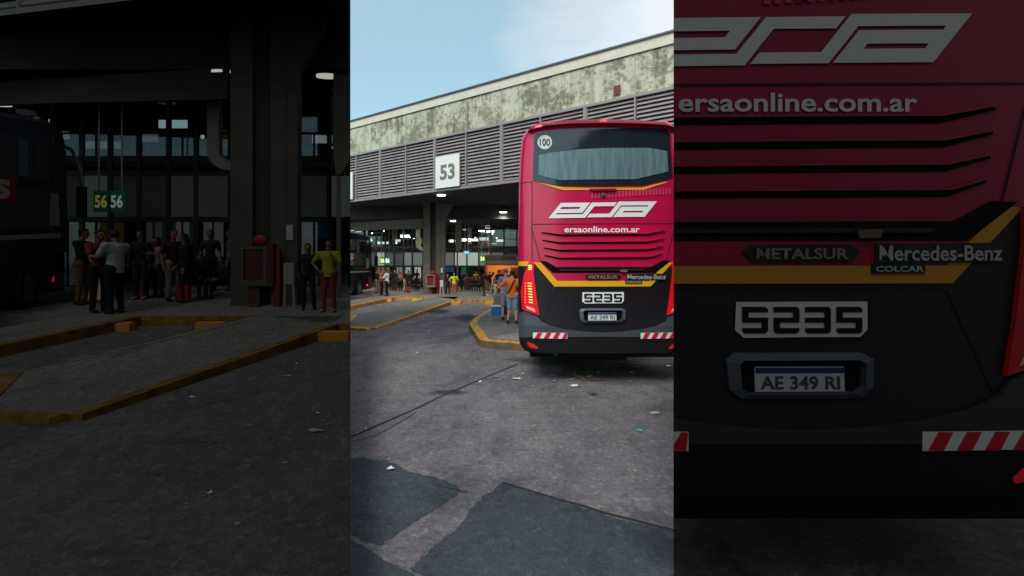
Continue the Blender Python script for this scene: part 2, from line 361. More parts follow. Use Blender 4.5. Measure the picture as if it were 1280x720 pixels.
def terminal():
    root = thing(WORD('bus_terminal', 'bus_terminal_wing_copy'),
                 WORD('long concrete bus terminal with weathered parapet over grey louvres and a dark canopy',
                      'darkened copy of the terminal bays filling the left of the photo'), 'building', F(0, 0, 0))
    t0, t1 = (-15.0 if WING else -26.9), 11.0
    mb = MB(); mb.fbox(t0, t1, .0, 1.2, 8.03, 9.5); mb.build('parapet', parapet_mat(), root)
    mb = MB(); mb.fbox(t0, t1, -.04, 1.25, 9.52, 9.90); mb.build('coping', mat('cream_coping', hexc(222, 214, 196), .8, noise=.12, nscale=3), root)
    mb = MB(); mb.fbox(t0, t1, -.10, 1.3, 9.905, 9.97); mb.fbox(t0, t1, -.05, -.0405, 9.5, 9.52); mb.build('drip_edge', mat('dark_flashing', hexc(92, 96, 102), .5, .3), root)
    mb = MB(); mb.fbox(t0, t1, 1.25, 16, 9.2, 9.4); mb.build('roof', mat('roof_felt', hexc(90, 90, 90), .9), root)
    # vertical formwork joints and a small rusty plate on the parapet
    for k in range(-12, 6):
        t = k*1.98*1+.9
        mb = MB(); mb.fbox(t-.02, t+.02, -.012, .0, 8.03, 9.5)
        mb.build('parapet_joint', mat('joint_mortar', hexc(168, 170, 150), .9), root)
    mb = MB(); mb.fbox(-8.45, -8.2, -.05, -.002, 8.15, 8.5); mb.build('rusty_plate', mat('rust', hexc(120, 66, 52), .9), root)
    mb = MB(); mb.fbox(t0, t1, -.06, .02, 7.93, 8.03); mb.fbox(t0, t1, -.05, .1, 5.36, 5.46); mb.build('louvre_rail', mat('louvre_frame', hexc(150, 144, 144), .5, .0), root)
    lm = mat('louvre_metal', hexc(158, 148, 148), .6, .0, noise=.25, nscale=2.2)
    fm = mat('louvre_frame', hexc(150, 144, 144), .5, .0)
    k = 0; t = -14.96-(0 if WING else 6*1.985)
    while t < 10.9:
        tb = t+1.985
        mb = MB(); ns = 16
        for i in range(ns):
            z = 5.48+(i+.5)*(7.92-5.48)/ns
            a, b = t+.05, tb-.05
            mb.prism([F(a, .0, z-.058), F(b, .0, z-.058), F(b, .10, z+.055), F(a, .10, z+.055)],
                     [F(a, .0, z-.040), F(b, .0, z-.040), F(b, .10, z+.075), F(a, .10, z+.075)])
        p = mb.build('louvre_panel', lm, root)
        if p:
            mb = MB(); wd = .055 if k % 2 == 0 else .028
            mb.fbox(t-wd, t+wd, -.05, .10, 5.46, 7.93)
            if k % 2 == 0: mb.fbox(t-.1, t-.065, -.03, .10, 5.46, 7.93)
            mb.build('frame', fm, p)
        t = tb; k += 1
    mb = MB(); mb.fbox(t0, t1, .12, .16, 5.46, 7.93); mb.build('louvre_backing', mat('black_mesh', hexc(44, 40, 44), .9), root)
    XE = 9.0 if WING else 24.0
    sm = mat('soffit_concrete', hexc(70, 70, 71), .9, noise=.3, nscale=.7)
    # high soffit behind the louvres, then a lower one over the concourse
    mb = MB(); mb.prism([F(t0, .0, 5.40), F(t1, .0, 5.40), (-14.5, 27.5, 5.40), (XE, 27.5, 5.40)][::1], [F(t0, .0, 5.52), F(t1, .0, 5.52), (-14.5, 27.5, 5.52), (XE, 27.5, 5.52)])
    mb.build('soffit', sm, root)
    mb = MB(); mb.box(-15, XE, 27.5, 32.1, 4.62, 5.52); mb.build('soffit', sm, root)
    if not WING:
        mb = MB(); mb.box(9.01, XE, 32.0, 32.4, 0, 5.5); mb.build('end_wall', mat('end_wall', hexc(120, 116, 108), .9, noise=.3), root)
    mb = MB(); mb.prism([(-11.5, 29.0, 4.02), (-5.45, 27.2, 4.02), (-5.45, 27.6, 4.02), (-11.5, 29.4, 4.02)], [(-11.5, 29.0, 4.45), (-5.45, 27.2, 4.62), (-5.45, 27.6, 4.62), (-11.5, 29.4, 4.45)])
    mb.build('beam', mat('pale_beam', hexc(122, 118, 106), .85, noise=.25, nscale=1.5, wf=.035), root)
    # column: two pilasters with a recess, flaring to the right at the top
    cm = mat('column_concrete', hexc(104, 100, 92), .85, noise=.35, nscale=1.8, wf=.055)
    x0 = at(529, 0, 25.9).x
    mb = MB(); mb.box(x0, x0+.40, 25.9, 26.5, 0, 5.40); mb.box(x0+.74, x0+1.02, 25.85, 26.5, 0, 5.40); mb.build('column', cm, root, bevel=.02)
    mb = MB(); mb.box(x0+.41, x0+.73, 26.1, 26.45, 0, 5.40); mb.build('column_recess', mat('dark_recess', hexc(62, 58, 54), .9), root)
    mb = MB(); q = x0+1.021
    mb.prism([(q, 25.88, 0), (q+.2, 25.88, 0), (q+.2, 25.88, 4.4), (q+.75, 25.88, 5.39), (q, 25.88, 5.39)], [(q, 26.4, 0), (q+.2, 26.4, 0), (q+.2, 26.4, 4.4), (q+.75, 26.4, 5.39), (q, 26.4, 5.39)])
    mb.build('column_bracket', mat('column_concrete', hexc(140, 135, 124), .85), root)
    # glazed front: windows between dark mullions, each with three panes
    fr = mat('mullion_black', hexc(26, 26, 28), .5)
    cols = [(438-34, 438-12), (438-12, 459), (459, 470.5), (470.5, 481.7), (481.7, 493), (493, 504.7), (504.7, 515.5), (515.5, 529), (529, 556), (556, 568), (568, 583.7), (583.7, 598.5), (598.5, 613.6), (613.6, 630), (630, 646), (646, 662)]
    frosted_bright = [.02, .02, .02, .30, .04, .03, .14, .12, .04, .10, .36, .36, .12, .07, .0, .0]
    door_bright = [.0, .0, .02, .04, .03, .14, .3, .3, .05, .04, .03, .03, .03, .04, 0, 0]
    up = [(.05, .06, .07), (.05, .06, .07)]
    Yg = 32.0
    for i, (a, b) in enumerate(cols):
        xa, xb = (a-640)/FX*Yg, (b-640)/FX*Yg
        mb = MB()
        mb.box(xa-.05, xa+.05, Yg-.08, Yg+.08, .15, 4.62)
        for z in (4.50, 3.05, 2.72, 1.68):
            mb.box(xa+.05, xb-.05, Yg-.06, Yg+.06, z-.06, z+.06)
        mb.box(xa+.05, xb-.05, Yg-.05, Yg+.05, 3.60, 3.64)
        xm = (xa+xb)/2
        mb.box(xm-.02, xm+.02, Yg-.05, Yg+.05, .15, 1.62)
        if i % 3 == 0: mb.box(xm-.018, xm+.018, Yg-.05, Yg+.05, 3.11, 3.60)
        f = mb.build('window', fr, root)
        if not f: continue
        mb = MB(); mb.box(xa+.05, xb-.05, Yg-.008, Yg+.008, 3.11, 4.44); mb.build('pane', GLASS(), f)
        e = frosted_bright[i]
        mb = MB(); mb.box(xa+.05, xb-.05, Yg-.006, Yg+.006, 1.74, 2.66)
        mb.build('pane', lit('frosted', (.62, .72, .66), e), f)
        e = door_bright[i]
        if e > .1:
            mb = MB(); mb.box(xa+.16, xb-.16, Yg-.006, Yg+.006, .8, 1.62)
            mb.build('pane', lit('door_glass', (.75, .78, .76), e), f)
        else:
            mb = MB(); mb.box(xa+.05, xb-.05, Yg-.006, Yg+.006, .20, 1.62); mb.build('pane', GLASS(), f)
    # inside of the hall
    mb = MB(); mb.box(-15, 9, 32.2, 40, .05, .148); mb.build('hall_floor', mat('terrazzo', hexc(90, 88, 84), .35), root)
    mb = MB(); mb.box(-15, 9, 40, 40.2, 0, 5.5); mb.box(-15, -14.8, 27, 40, 0, 5.5); mb.box(8.8, 9, 24, 40, 0, 5.4); mb.build('hall_wall', mat('hall_wall', hexc(48, 47, 46), .9), root)
    mb = MB(); mb.box(-15, 9, 32.2, 40, 5.0, 5.1); mb.build('hall_ceiling', mat('hall_ceiling', hexc(60, 60, 60), .9), root)
    mb = MB(); mb.box(-15, 9, 35, 35.3, 2.95, 3.4); mb.build('mezzanine_edge', mat('mezzanine', hexc(120, 116, 106), .8), root)
    mb = MB()
    for k in range(9): x = -14+k*2.4; mb.tube((x, 35.1, 3.4), (x, 35.1, 4.3), .03)
    mb.box(-15, 9, 35.08, 35.12, 4.25, 4.3); mb.build('railing', mat('rail', hexc(150, 150, 150), .4, .5), root)
    for k in range(7):
        x = -13+k*3.1
        mb = MB(); mb.box(x, x+.35, 37, 37.4, .15, 5.0); mb.build('hall_column', mat('hall_column', hexc(96, 92, 86), .8), root)
    random.seed(9)
    for k in range(12):
        x = -14+k*1.9; wq = random.uniform(.6, 1.3); z0 = random.choice((.9, 1.1, 3.5))
        mb = MB(); mb.box(x, x+wq, 39.9, 39.99, z0, z0+random.uniform(.5, .9))
        cc = random.choice(((190, 60, 40), (60, 110, 170), (210, 200, 170), (220, 170, 70), (70, 140, 110)))
        mb.build('shop_panel', mat('shop_panel_%d' % cc[0], hexc(*cc), .5, emit=hexc(*cc), es=.22), root)
    # curved concrete ducts coming down from the ceiling
    dm = mat('pale_duct', hexc(206, 200, 182), .7, noise=.1, wf=.035)
    for (pa, pb, Yd, bend) in ((519.7, 524.3, 28.6, 1), (569.5, 576.5, 28.0, 0)):
        xa, xb = (pa-640)/FX*Yd, (pb-640)/FX*Yd
        mb = MB(); zt = 4.62; zb = CH+(HY-306)/FX*Yd
        if bend:
            r = .38; cx = xb+.25; outer = []; inner = []
            outer.append((xa, zt)); inner.append((xb, zt))
            for q in range(0, 7):
                an = math.pi+q*math.pi/2/6
                outer.append((cx+(cx-xa)*math.cos(an), zb+(cx-xa)*math.sin(an)*.8))
                inner.append((cx+.25*math.cos(an), zb+.25*math.sin(an)*.8))
            outer.append((cx+.05, outer[-1][1])); inner.append((cx+.05, inner[-1][1]))
            for k in range(len(outer)-1):
                mb.prism([(outer[k][0], Yd, outer[k][1]), (inner[k][0], Yd, inner[k][1]), (inner[k+1][0], Yd, inner[k+1][1]), (outer[k+1][0], Yd, outer[k+1][1])],
                         [(outer[k][0], Yd+.4, outer[k][1]), (inner[k][0], Yd+.4, inner[k][1]), (inner[k+1][0], Yd+.4, inner[k+1][1]), (outer[k+1][0], Yd+.4, outer[k+1][1])])
            bmesh.ops.remove_doubles(mb.bm, verts=mb.bm.verts, dist=.0005)
            mb.build('curved_duct', dm, root)
        else:
            mb.box(xa, xb, Yd, Yd+.3, zb-.1, zt)
            mb.prism([(xa, Yd, zb-.1), (xb, Yd, zb-.1), (xb, Yd+.3, zb-.1), (xa, Yd+.3, zb-.1)], [(xa+.05, Yd, zb-.45), (xa+.15, Yd, zb-.45), (xa+.15, Yd+.3, zb-.45), (xa+.05, Yd+.3, zb-.45)])
            mb.box(xa+.05, xa+.13, Yd+.1, Yd+.2, .15, zb-.45)
            mb.build('hanging_pier', mat('grey_pier', hexc(128, 122, 108), .8), root)
    return root

def GLASS():
    key = ('glass', WING)
    if key in MC: return MC[key]
    m = bpy.data.materials.new('clear_glass'); m.use_nodes = True; nt = m.node_tree
    for n in list(nt.nodes):
        if n.type != 'OUTPUT_MATERIAL': nt.nodes.remove(n)
    out = [n for n in nt.nodes if n.type == 'OUTPUT_MATERIAL'][0]
    tr = N(nt, 'ShaderNodeBsdfTransparent'); tr.inputs[0].default_value = (.75, .82, .85, 1)
    gl = N(nt, 'ShaderNodeBsdfGlossy', Roughness=.05); gl.inputs[0].default_value = (.5, .55, .6, 1)
    mx = N(nt, 'ShaderNodeMixShader'); mx.inputs[0].default_value = .10 if not WING else .03
    nt.links.new(tr.outputs[0], mx.inputs[1]); nt.links.new(gl.outputs[0], mx.inputs[2]); nt.links.new(mx.outputs[0], out.inputs['Surface'])
    MC[key] = m; return m
def lit(name, col, e):
    nm = f'{name}_{int(e*100)}'
    return mat(nm, (.06, .07, .07), .3, emit=col, es=e)

def ceiling_lights():
    for px, py, z in ((452.7, 281, 4.60), (496.7, 282.5, 4.60), (525.5, 274.2, 4.60), (567, 275.7, 4.60), (629, 264.6, 4.60), (551.7, 243.2, 5.38), (602, 288, 4.6), (438.5, 287, 4.6)):
        zz = z
        Y = FX*(zz-CH)/(HY-py)
        if Y > 31.6: zz = CH+(HY-py)/FX*31.2; Y = 31.2
        if Y < 27.4 and z < 5: zz = 5.38; Y = FX*(zz-CH)/(HY-py); 
        if z < 5 and zz == 5.38 and Y > 27.3: Y = 27.2; zz = CH+(HY-py)/FX*Y
        x = (px-640)/FX*Y
        if not visible((x+.25, Y, zz)): continue
        pos = {452.7: 'above the dark blue coach', 496.7: 'over the waiting crowd left of the column', 525.5: 'just left of the big column', 567: 'just right of the big column', 629: 'nearest the red coach', 551.7: 'under the louvres below the number 53 board', 602: 'over the concourse behind the yellow topped woman', 438.5: 'at the far left of the canopy'}[px]
        t = thing('ceiling_light', WORD('round white downlight lit under the canopy, ', 'dim round downlight in the added wing copy, ')+pos, 'ceiling light', (x, Y, zz), WORD('downlights under the canopy', 'downlights in the added wing copy'))
        mb = MB(); n = 16; r = .21
        mb.prism([(x+r*math.cos(i*2*math.pi/n), Y+r*math.sin(i*2*math.pi/n)*(1/K if WING else 1)*.6, zz-.06) for i in range(n)], [(x+r*math.cos(i*2*math.pi/n), Y+r*math.sin(i*2*math.pi/n)*(1/K if WING else 1)*.6, zz-.01) for i in range(n)])
        mb.build('diffuser', mat('lamp_diffuser', (.8, .8, .8), .4, emit=(1, .97, .88), es=5.0), t)
        mb = MB(); r2 = .26
        mb.prism([(x+r2*math.cos(i*2*math.pi/n), Y+r2*math.sin(i*2*math.pi/n)*(1/K if WING else 1)*.6, zz-.009) for i in range(n)], [(x+r2*math.cos(i*2*math.pi/n), Y+r2*math.sin(i*2*math.pi/n)*(1/K if WING else 1)*.6, zz+.03) for i in range(n)])
        mb.build('housing', mat('lamp_housing', hexc(60, 60, 60), .5), t)
        l = bpy.data.lights.new('downlight', 'SPOT'); l.energy = 110 if not WING else 1.5; l.color = (1, .92, .8); l.shadow_soft_size = .15; l.spot_size = R(150); l.spot_blend = .6
        lo = bpy.data.objects.new('downlight', l); COL.objects.link(lo); lo.location = T((x, Y, zz-.12))

def platform():
    kerb = mat('yellow_kerb_paint', hexc(222, 164, 64), .8, noise=.4, nscale=6, bump=.6, dirt=hexc(120, 92, 52), wf=.036)
    top = asphalt_mat('island_paving_'+('dark' if WING else 'grey'), hexc(110, 108, 104), hexc(122, 120, 116), hexc(138, 136, 130), stain=.4, f=(.11 if WING else 1), spec=(.04 if WING else .4))  # wing paving is the same surface with shade put into the colour
    # concourse slab (front edge steps with the bays)
    def slabthing(name, pts, kerb_edges, label=None):
        mb = MB(); mb.slab(pts, -.02, .150); o = mb.build(name, top, kind='structure')
        return o
    def kerbstrip(pts, wd=.16, z=.156, closed=False):
        # painted kerb: a real raised edge band running along the polyline, inside offset to the left of travel
        for i in range(len(pts)-1):
            a, b = Vector(pts[i]), Vector(pts[i+1]); d = (b-a).normalized(); n = Vector((-d.y, d.x))*wd
            ex = d*.0
            q = [a, b, b+n, a+n]
            mb = MB(); mb.slab([(p.x, p.y) for p in q], -.02, z)
            c = (a+b)/2
            o = mb.build('kerb', kerb, kind='structure')
    def P(px, py): g = gp(px, py, .15); return (g.x, g.y)
    y1 = P(520, 371)[1]; y2 = P(590, 374)[1]
    xl = -15.0
    bend1 = P(545, 371)[0]; 
    con = [(xl, y1), (bend1, y1), (P(568, 374)[0], y2), (8, y2), (8, 32.2), (xl, 32.2)]
    slabthing('concourse_floor', con, None)
    kerbstrip([(P(491, 371)[0], y1-.165), (P(543, 371)[0], y1-.165)], .16)
    kerbstrip([(P(571, 374)[0], y2-.165), (8, y2-.165)], .16)
    # island between the bays
    A = P(465, 409.5); B = P(433, 407.6); C = P(447, 393.3); D = P(533, 373.2); E = P(568, 374.4)
    zf = .06
    def Pz(px, py, z): g = gp(px, py, z); return (g.x, g.y)
    A = Pz(465, 409.8, zf); B = Pz(433, 407.8, zf); C = Pz(447, 393.3, .09)
    mb = MB(); q = [A, B, C, (D[0], y1-.001), (E[0], y1-.0005), (E[0], y2-.001)][::-1]
    zz = [.15, .15, .15, .09, zf, zf]
    mb.prism([(x, y, -.02) for x, y in q], [(x, y, z) for (x, y), z in zip(q, zz)])
    bmesh.ops.triangulate(mb.bm, faces=[f for f in mb.bm.faces if len(f.verts) > 4])
    mb.build('island', top, kind='structure')
    kerbstrip([E, A][::1], -.17, .157) if False else None
    def edge(a, b, wd, z=.157, z2=None):
        z2 = z if z2 is None else z2
        a = Vector(a); b = Vector(b); d = (b-a).normalized(); n = Vector((d.y, -d.x))*wd
        mb = MB(); q = [a, b, b+n, a+n]
        mb.prism([(p.x, p.y, -.02) for p in q], [(p.x, p.y, h) for p, h in zip(q, (z, z2, z2, z))]); mb.build('kerb', kerb, kind='structure')
    def edge_old(a, b, wd, z=.157):
        a = Vector(a); b = Vector(b); d = (b-a).normalized(); n = Vector((d.y, -d.x))*wd
        mb = MB(); mb.slab([tuple(p) for p in (a, b, b+n, a+n)], -.02, z); mb.build('kerb', kerb, kind='structure')
    edge((E[0], E[1]), A, -.13, .157, zf+.007)
    a = Vector(A); b = Vector(B)
    edge(A, B, -.26, zf+.010, zf+.010)
    edge(B, C, -.24, zf+.012, .10)
    # thin pale line on its left side
    a = Vector(C); b = Vector((D[0], D[1]))
    mb = MB(); d = (b-a).normalized(); n = Vector((d.y, -d.x))*.05
    q = [a, b, b+n, a+n]; mb.prism([(p.x, p.y, -.02) for p in q], [(p.x, p.y, h) for p, h in zip(q, (.098, .157, .157, .098))]); mb.build('kerb', mat('pale_kerb_edge', hexc(150, 146, 138), .8), kind='structure')
    # island by the left coach
    p0 = P(372, 395); p1 = P(491, 370.9)
    slabthing('island', [p0, (p1[0], y1-.001), (p1[0]-1.1, y1-.001), (p0[0]-1.1, p0[1])], None)
    edge(p0, (p1[0], y1-.18), .16)
    # wheel stops
    for (a, b, py, lab) in ((478.5, 489, 377.2, 'before the kerb by the talking men'), (515, 526, 377.0, 'beside the pale edged island'), (563, 575.4, 381, 'near the yellow topped woman'), (606, 618, 381, 'next to the island with the luggage')):
        g0 = gp(a, py); g1 = gp(b, py)
        if not visible((g0.x, g0.y, 0)): continue
        mb = MB(); mb.box(g0.x, g1.x, g0.y, g0.y+.35, .0, .13)
        o = mb.build('wheel_stop', mat('yellow_block_paint', hexc(244, 172, 52), .75, noise=.25, nscale=9, wf=.06), bevel=.02)
        tag(o, WORD('yellow concrete wheel stop ', 'darkened yellow wheel stop in the added wing copy, ')+lab, 'wheel stop', WORD('yellow wheel stops in the bays', 'wheel stops in the added wing copy'))
    if not WING:
        pts = [P(586, 404.5), P(599.5, 424.6), P(606, 426.4), P(658, 430.5)]
        far = (P(631, 376)[0], y2-.001); L = [P(592, 398.6)]
        xr = lambda y: .02+.1*(y-7)
        poly = pts+[(xr(y2), y2-.001), far]+L
        slabthing('island', poly, None)
        edge(far, L[0], -.15); edge(L[0], pts[0], -.2, .158); edge(pts[0], pts[1], -.22, .160); edge(pts[1], pts[2], -.22, .163); edge(pts[2], pts[3], -.22, .166)
        mb = MB(); q = [P(609, 422), P(654, 426.5), P(654, 416), P(640, 417)]
        mb.poly([(x, y, .1545) for x, y in q]); mb.build('paving_patch', asphalt_mat('pale_screed', hexc(136, 134, 130), hexc(148, 146, 142), hexc(160, 158, 153), stain=.3), kind='structure')

def board(lines, px0, px1, py0, py1, Y, col, name, label, tcol, lit_e=.0, hang=True):
    xa, xb = (px0-640)/FX*Y, (px1-640)/FX*Y; za, zb = CH+(HY-py1)/FX*Y, CH+(HY-py0)/FX*Y
    if not visible((xb, Y, za)): return
    t = thing(name, label, 'sign', ((xa+xb)/2, Y, za))
    mb = MB(); mb.box(xa, xb, Y, Y+.12, za, zb); mb.build('panel', mat(name+'_panel', col, .5, emit=col, es=lit_e), t)
    mb = MB(); 
    if hang:
        for x in (xa+.08, xb-.1): mb.box(x, x+.03, Y+.04, Y+.07, zb, 4.6)
        mb.build('hanger', mat('hanger', hexc(150, 150, 140), .5), t)
    n = len(lines)
    if n == 2:
        mb = MB(); c = (xa+xb)/2; mb.box(c-.012, c+.012, Y-.015, Y+.01, za, zb); mb.build('divider', mat('divider', hexc(20, 60, 50), .5), t)
    for i, s in enumerate(lines):
        wd = (xb-xa)/n; c0 = xa+wd*(i+.12); c1 = xa+wd*(i+.88)
        text_on(s, lambda a, b: Vector((a, Y-.02 if not WING else Y-.05, b)), c0, c1, zb-.2*(zb-za), za+.2*(zb-za), 'lettering', mat('digits_%s%d' % (name, i if n > 1 else 9), tcol[i], .5, emit=tcol[i], es=lit_e*2.2), t, bold=.03)

def signs():
    board(['56', '56'], 475, 487.5, 321.5, 330, 29.0, hexc(20, 110, 80), 'bay_sign', WORD('green illuminated double sign reading 56 above the crowd by the blue coach', 'dim green double sign reading 56 in the added wing copy'), [hexc(230, 225, 90), hexc(235, 240, 235)], .6)
    if not WING:
        board(['54', '54'], 600, 612.5, 319, 328, 29.0, hexc(20, 120, 85), 'bay_sign', 'green illuminated double sign reading 54 near the orange kiosk', [hexc(230, 225, 90), hexc(235, 240, 235)], .6)
        board(['SALIDA'], 579.5, 586.5, 313.5, 317.5, 30.5, hexc(30, 150, 150), 'exit_sign', 'small turquoise lit sign high on the glass hall front', [hexc(120, 225, 225)], .5)

def fascia_sign(s, t0, t1, z0, z1, label):
    root = thing('bay_number_board', label, 'sign', F((t0+t1)/2, -.12, z0), 'bay number boards on the louvres')
    mb = MB(); mb.fbox(t1, t0, -.14, -.07, z0, z1); mb.build('panel', mat('white_board', hexc(245, 245, 243), .55, noise=.05), root)
    text_on(s, lambda a, b: F(a, -.146, b), t0-.2*(t0-t1), t1+.17*(t0-t1), z1-.27*(z1-z0), z0+.24*(z1-z0), 'lettering', mat('taupe_digits', hexc(132, 122, 110), .6), root, bold=.035)

def hose_cabinet():
    Y = 25.3; X = lambda px: (px-640)/FX*Y; Z = lambda py: CH+(HY-py)/FX*Y
    t = thing('fire_cabinet', WORD('red fire hose cabinet on a post in front of the big concrete column', 'large darkened red fire cabinet on a post in the added wing copy'), 'fire cabinet', (X(538), Y, .15), None)
    red = mat('cabinet_red', hexc(130, 18, 28), .45, wf=.035)
    mb = MB(); x0, x1, z0, z1 = X(533), X(543), Z(359), Z(343.5)
    mb.box(x0, x1, Y+.12, Y+.4, z0, z1); mb.build('case', mat('cabinet_grey', hexc(110, 105, 100), .6, wf=.04), t)
    mb = MB(); mb.box(x0, x0+.05, Y, Y+.12, z0, z1); mb.box(x1-.05, x1, Y, Y+.12, z0, z1); mb.box(x0+.05, x1-.05, Y, Y+.12, z1-.05, z1); mb.box(x0+.05, x1-.05, Y, Y+.12, z0, z0+.1); mb.build('frame', mat('cabinet_frame', hexc(126, 124, 118), .5, wf=.035), t)
    mb = MB(); mb.box(x0+.05, x1-.05, Y+.08, Y+.1195, z0+.1, z1-.05); mb.build('door', red, t)
    mb = MB(); mb.box(x1+.001, x1+.13, Y-.02, Y+.4, z0, z1+.04); mb.build('side_panel', red, t)
    mb = MB(); mb.sphere(((x0+x1)/2+.09, Y+.18, z1+.1), .13, (1, 1, .85)); mb.build('alarm_dome', mat('dome_red', hexc(175, 14, 28), .3, wf=.05), t, smooth=True)
    mb = MB(); mb.box((x0+x1)/2-.1, (x0+x1)/2+.08, Y+.15, Y+.33, .15, z0); mb.build('post', mat('rusty_post', hexc(96, 52, 44), .7), t)
    mb = MB(); mb.tube((X(546.6), Y+.2, .15), (X(546.6), Y+.2, Z(344)), .06); mb.tube((X(546.6), Y+.2, Z(345)), (X(543.4), Y+.2, Z(345)), .05); mb.build('riser_pipe', mat('pipe_red', hexc(150, 20, 34), .4, wf=.05), t)
    # small notice on the column
    Y = 25.80; mb = MB(); mb.box((551-640)/FX*Y, (553.6-640)/FX*Y, Y, Y+.04, CH+(HY-341)/FX*Y, CH+(HY-335)/FX*Y)
    o = mb.build('notice', mat('paper', hexc(205, 203, 195), .8)); tag(o, WORD('small white paper notice fixed to the right side of the column', 'darkened white paper notice on the column in the added wing copy'), 'notice')
    # white stool against the column
    Y = 25.2; x = (552.2-640)/FX*Y; t = thing('stool', WORD('tall white plastic stool at the right foot of the column', 'tall darkened white stool at the column foot in the added wing copy'), 'stool', (x, Y, .15))
    wm = mat('white_plastic', hexc(205, 203, 196), .5, wf=.04)
    mb = MB(); mb.box(x-.09, x+.09, Y-.1, Y+.1, .58, .95); mb.build('seat', wm, t, bevel=.02)
    for sx in (-1, 1):
        for sy in (-1, 1):
            mb = MB(); mb.tube((x+sx*.075, Y+sy*.08, .58), (x+sx*.09, Y+sy*.1, .15), .014); mb.build('leg', wm, t)

def kiosk():
    Y = 28.6; X = lambda px: (px-640)/FX*Y
    t = thing('kiosk', 'kiosk with grey fascia over a glowing orange interior behind the queue', 'kiosk', (X(630), Y, .15))
    x0, x1 = X(607), X(672)
    mb = MB(); mb.box(x0, x1, Y, Y+2.2, 2.02, 2.42); mb.build('fascia', mat('kiosk_fascia', hexc(96, 90, 80), .6, noise=.2), t)
    mb = MB(); mb.prism([(x0, Y-.5, 1.76), (x1, Y-.5, 1.76), (x1, Y, 1.80), (x0, Y, 1.80)], [(x0, Y-.5, 1.80), (x1, Y-.5, 1.80), (x1, Y, 2.015), (x0, Y, 2.015)]); mb.build('awning', mat('kiosk_awning', hexc(96, 78, 62), .8), t)
    text_on('KIOSKOS', lambda a, b: Vector((a, Y-.012, b)), X(628), X(644.5), 2.36, 2.14, 'lettering', mat('black_letters', hexc(28, 26, 26), .5), t, bold=.04)
    mb = MB(); mb.box(x0, x1, Y+2.0, Y+2.1, .15, 2.0); mb.build('back_wall', mat('kiosk_orange', hexc(214, 132, 44), .7, emit=(1, .42, .07), es=.2), t)  # wall glows by itself, lamp light put into its material
    mb = MB(); mb.box(x0-.08, x0, Y, Y+2.1, .15, 2.0); mb.build('side_wall', mat('kiosk_side', hexc(150, 96, 50), .7), t)
    mb = MB(); mb.box(x0+.6, x1, Y+.3, Y+.7, .15, 1.15); mb.build('counter', mat('kiosk_counter', hexc(90, 50, 36), .6), t)
    random.seed(5)
    for k in range(3):
        mb = MB(); z = 1.25+.0; xx = x0+.7+k*.9
        mb.box(xx, xx+.5, Y+1.7, Y+1.95, .9, 1.5+.1*k); mb.build('shelf_unit', mat('shelf_goods', hexc(170, 110, 60), .6, noise=.7, nscale=14, dirt=hexc(120, 30, 24)), t)
    l = bpy.data.lights.new('kiosk_lamp', 'POINT'); l.energy = 22; l.color = (1, .55, .2); l.shadow_soft_size = .2
    lo = bpy.data.objects.new('kiosk_lamp', l); COL.objects.link(lo); lo.location = (X(625), Y+1.0, 1.9)

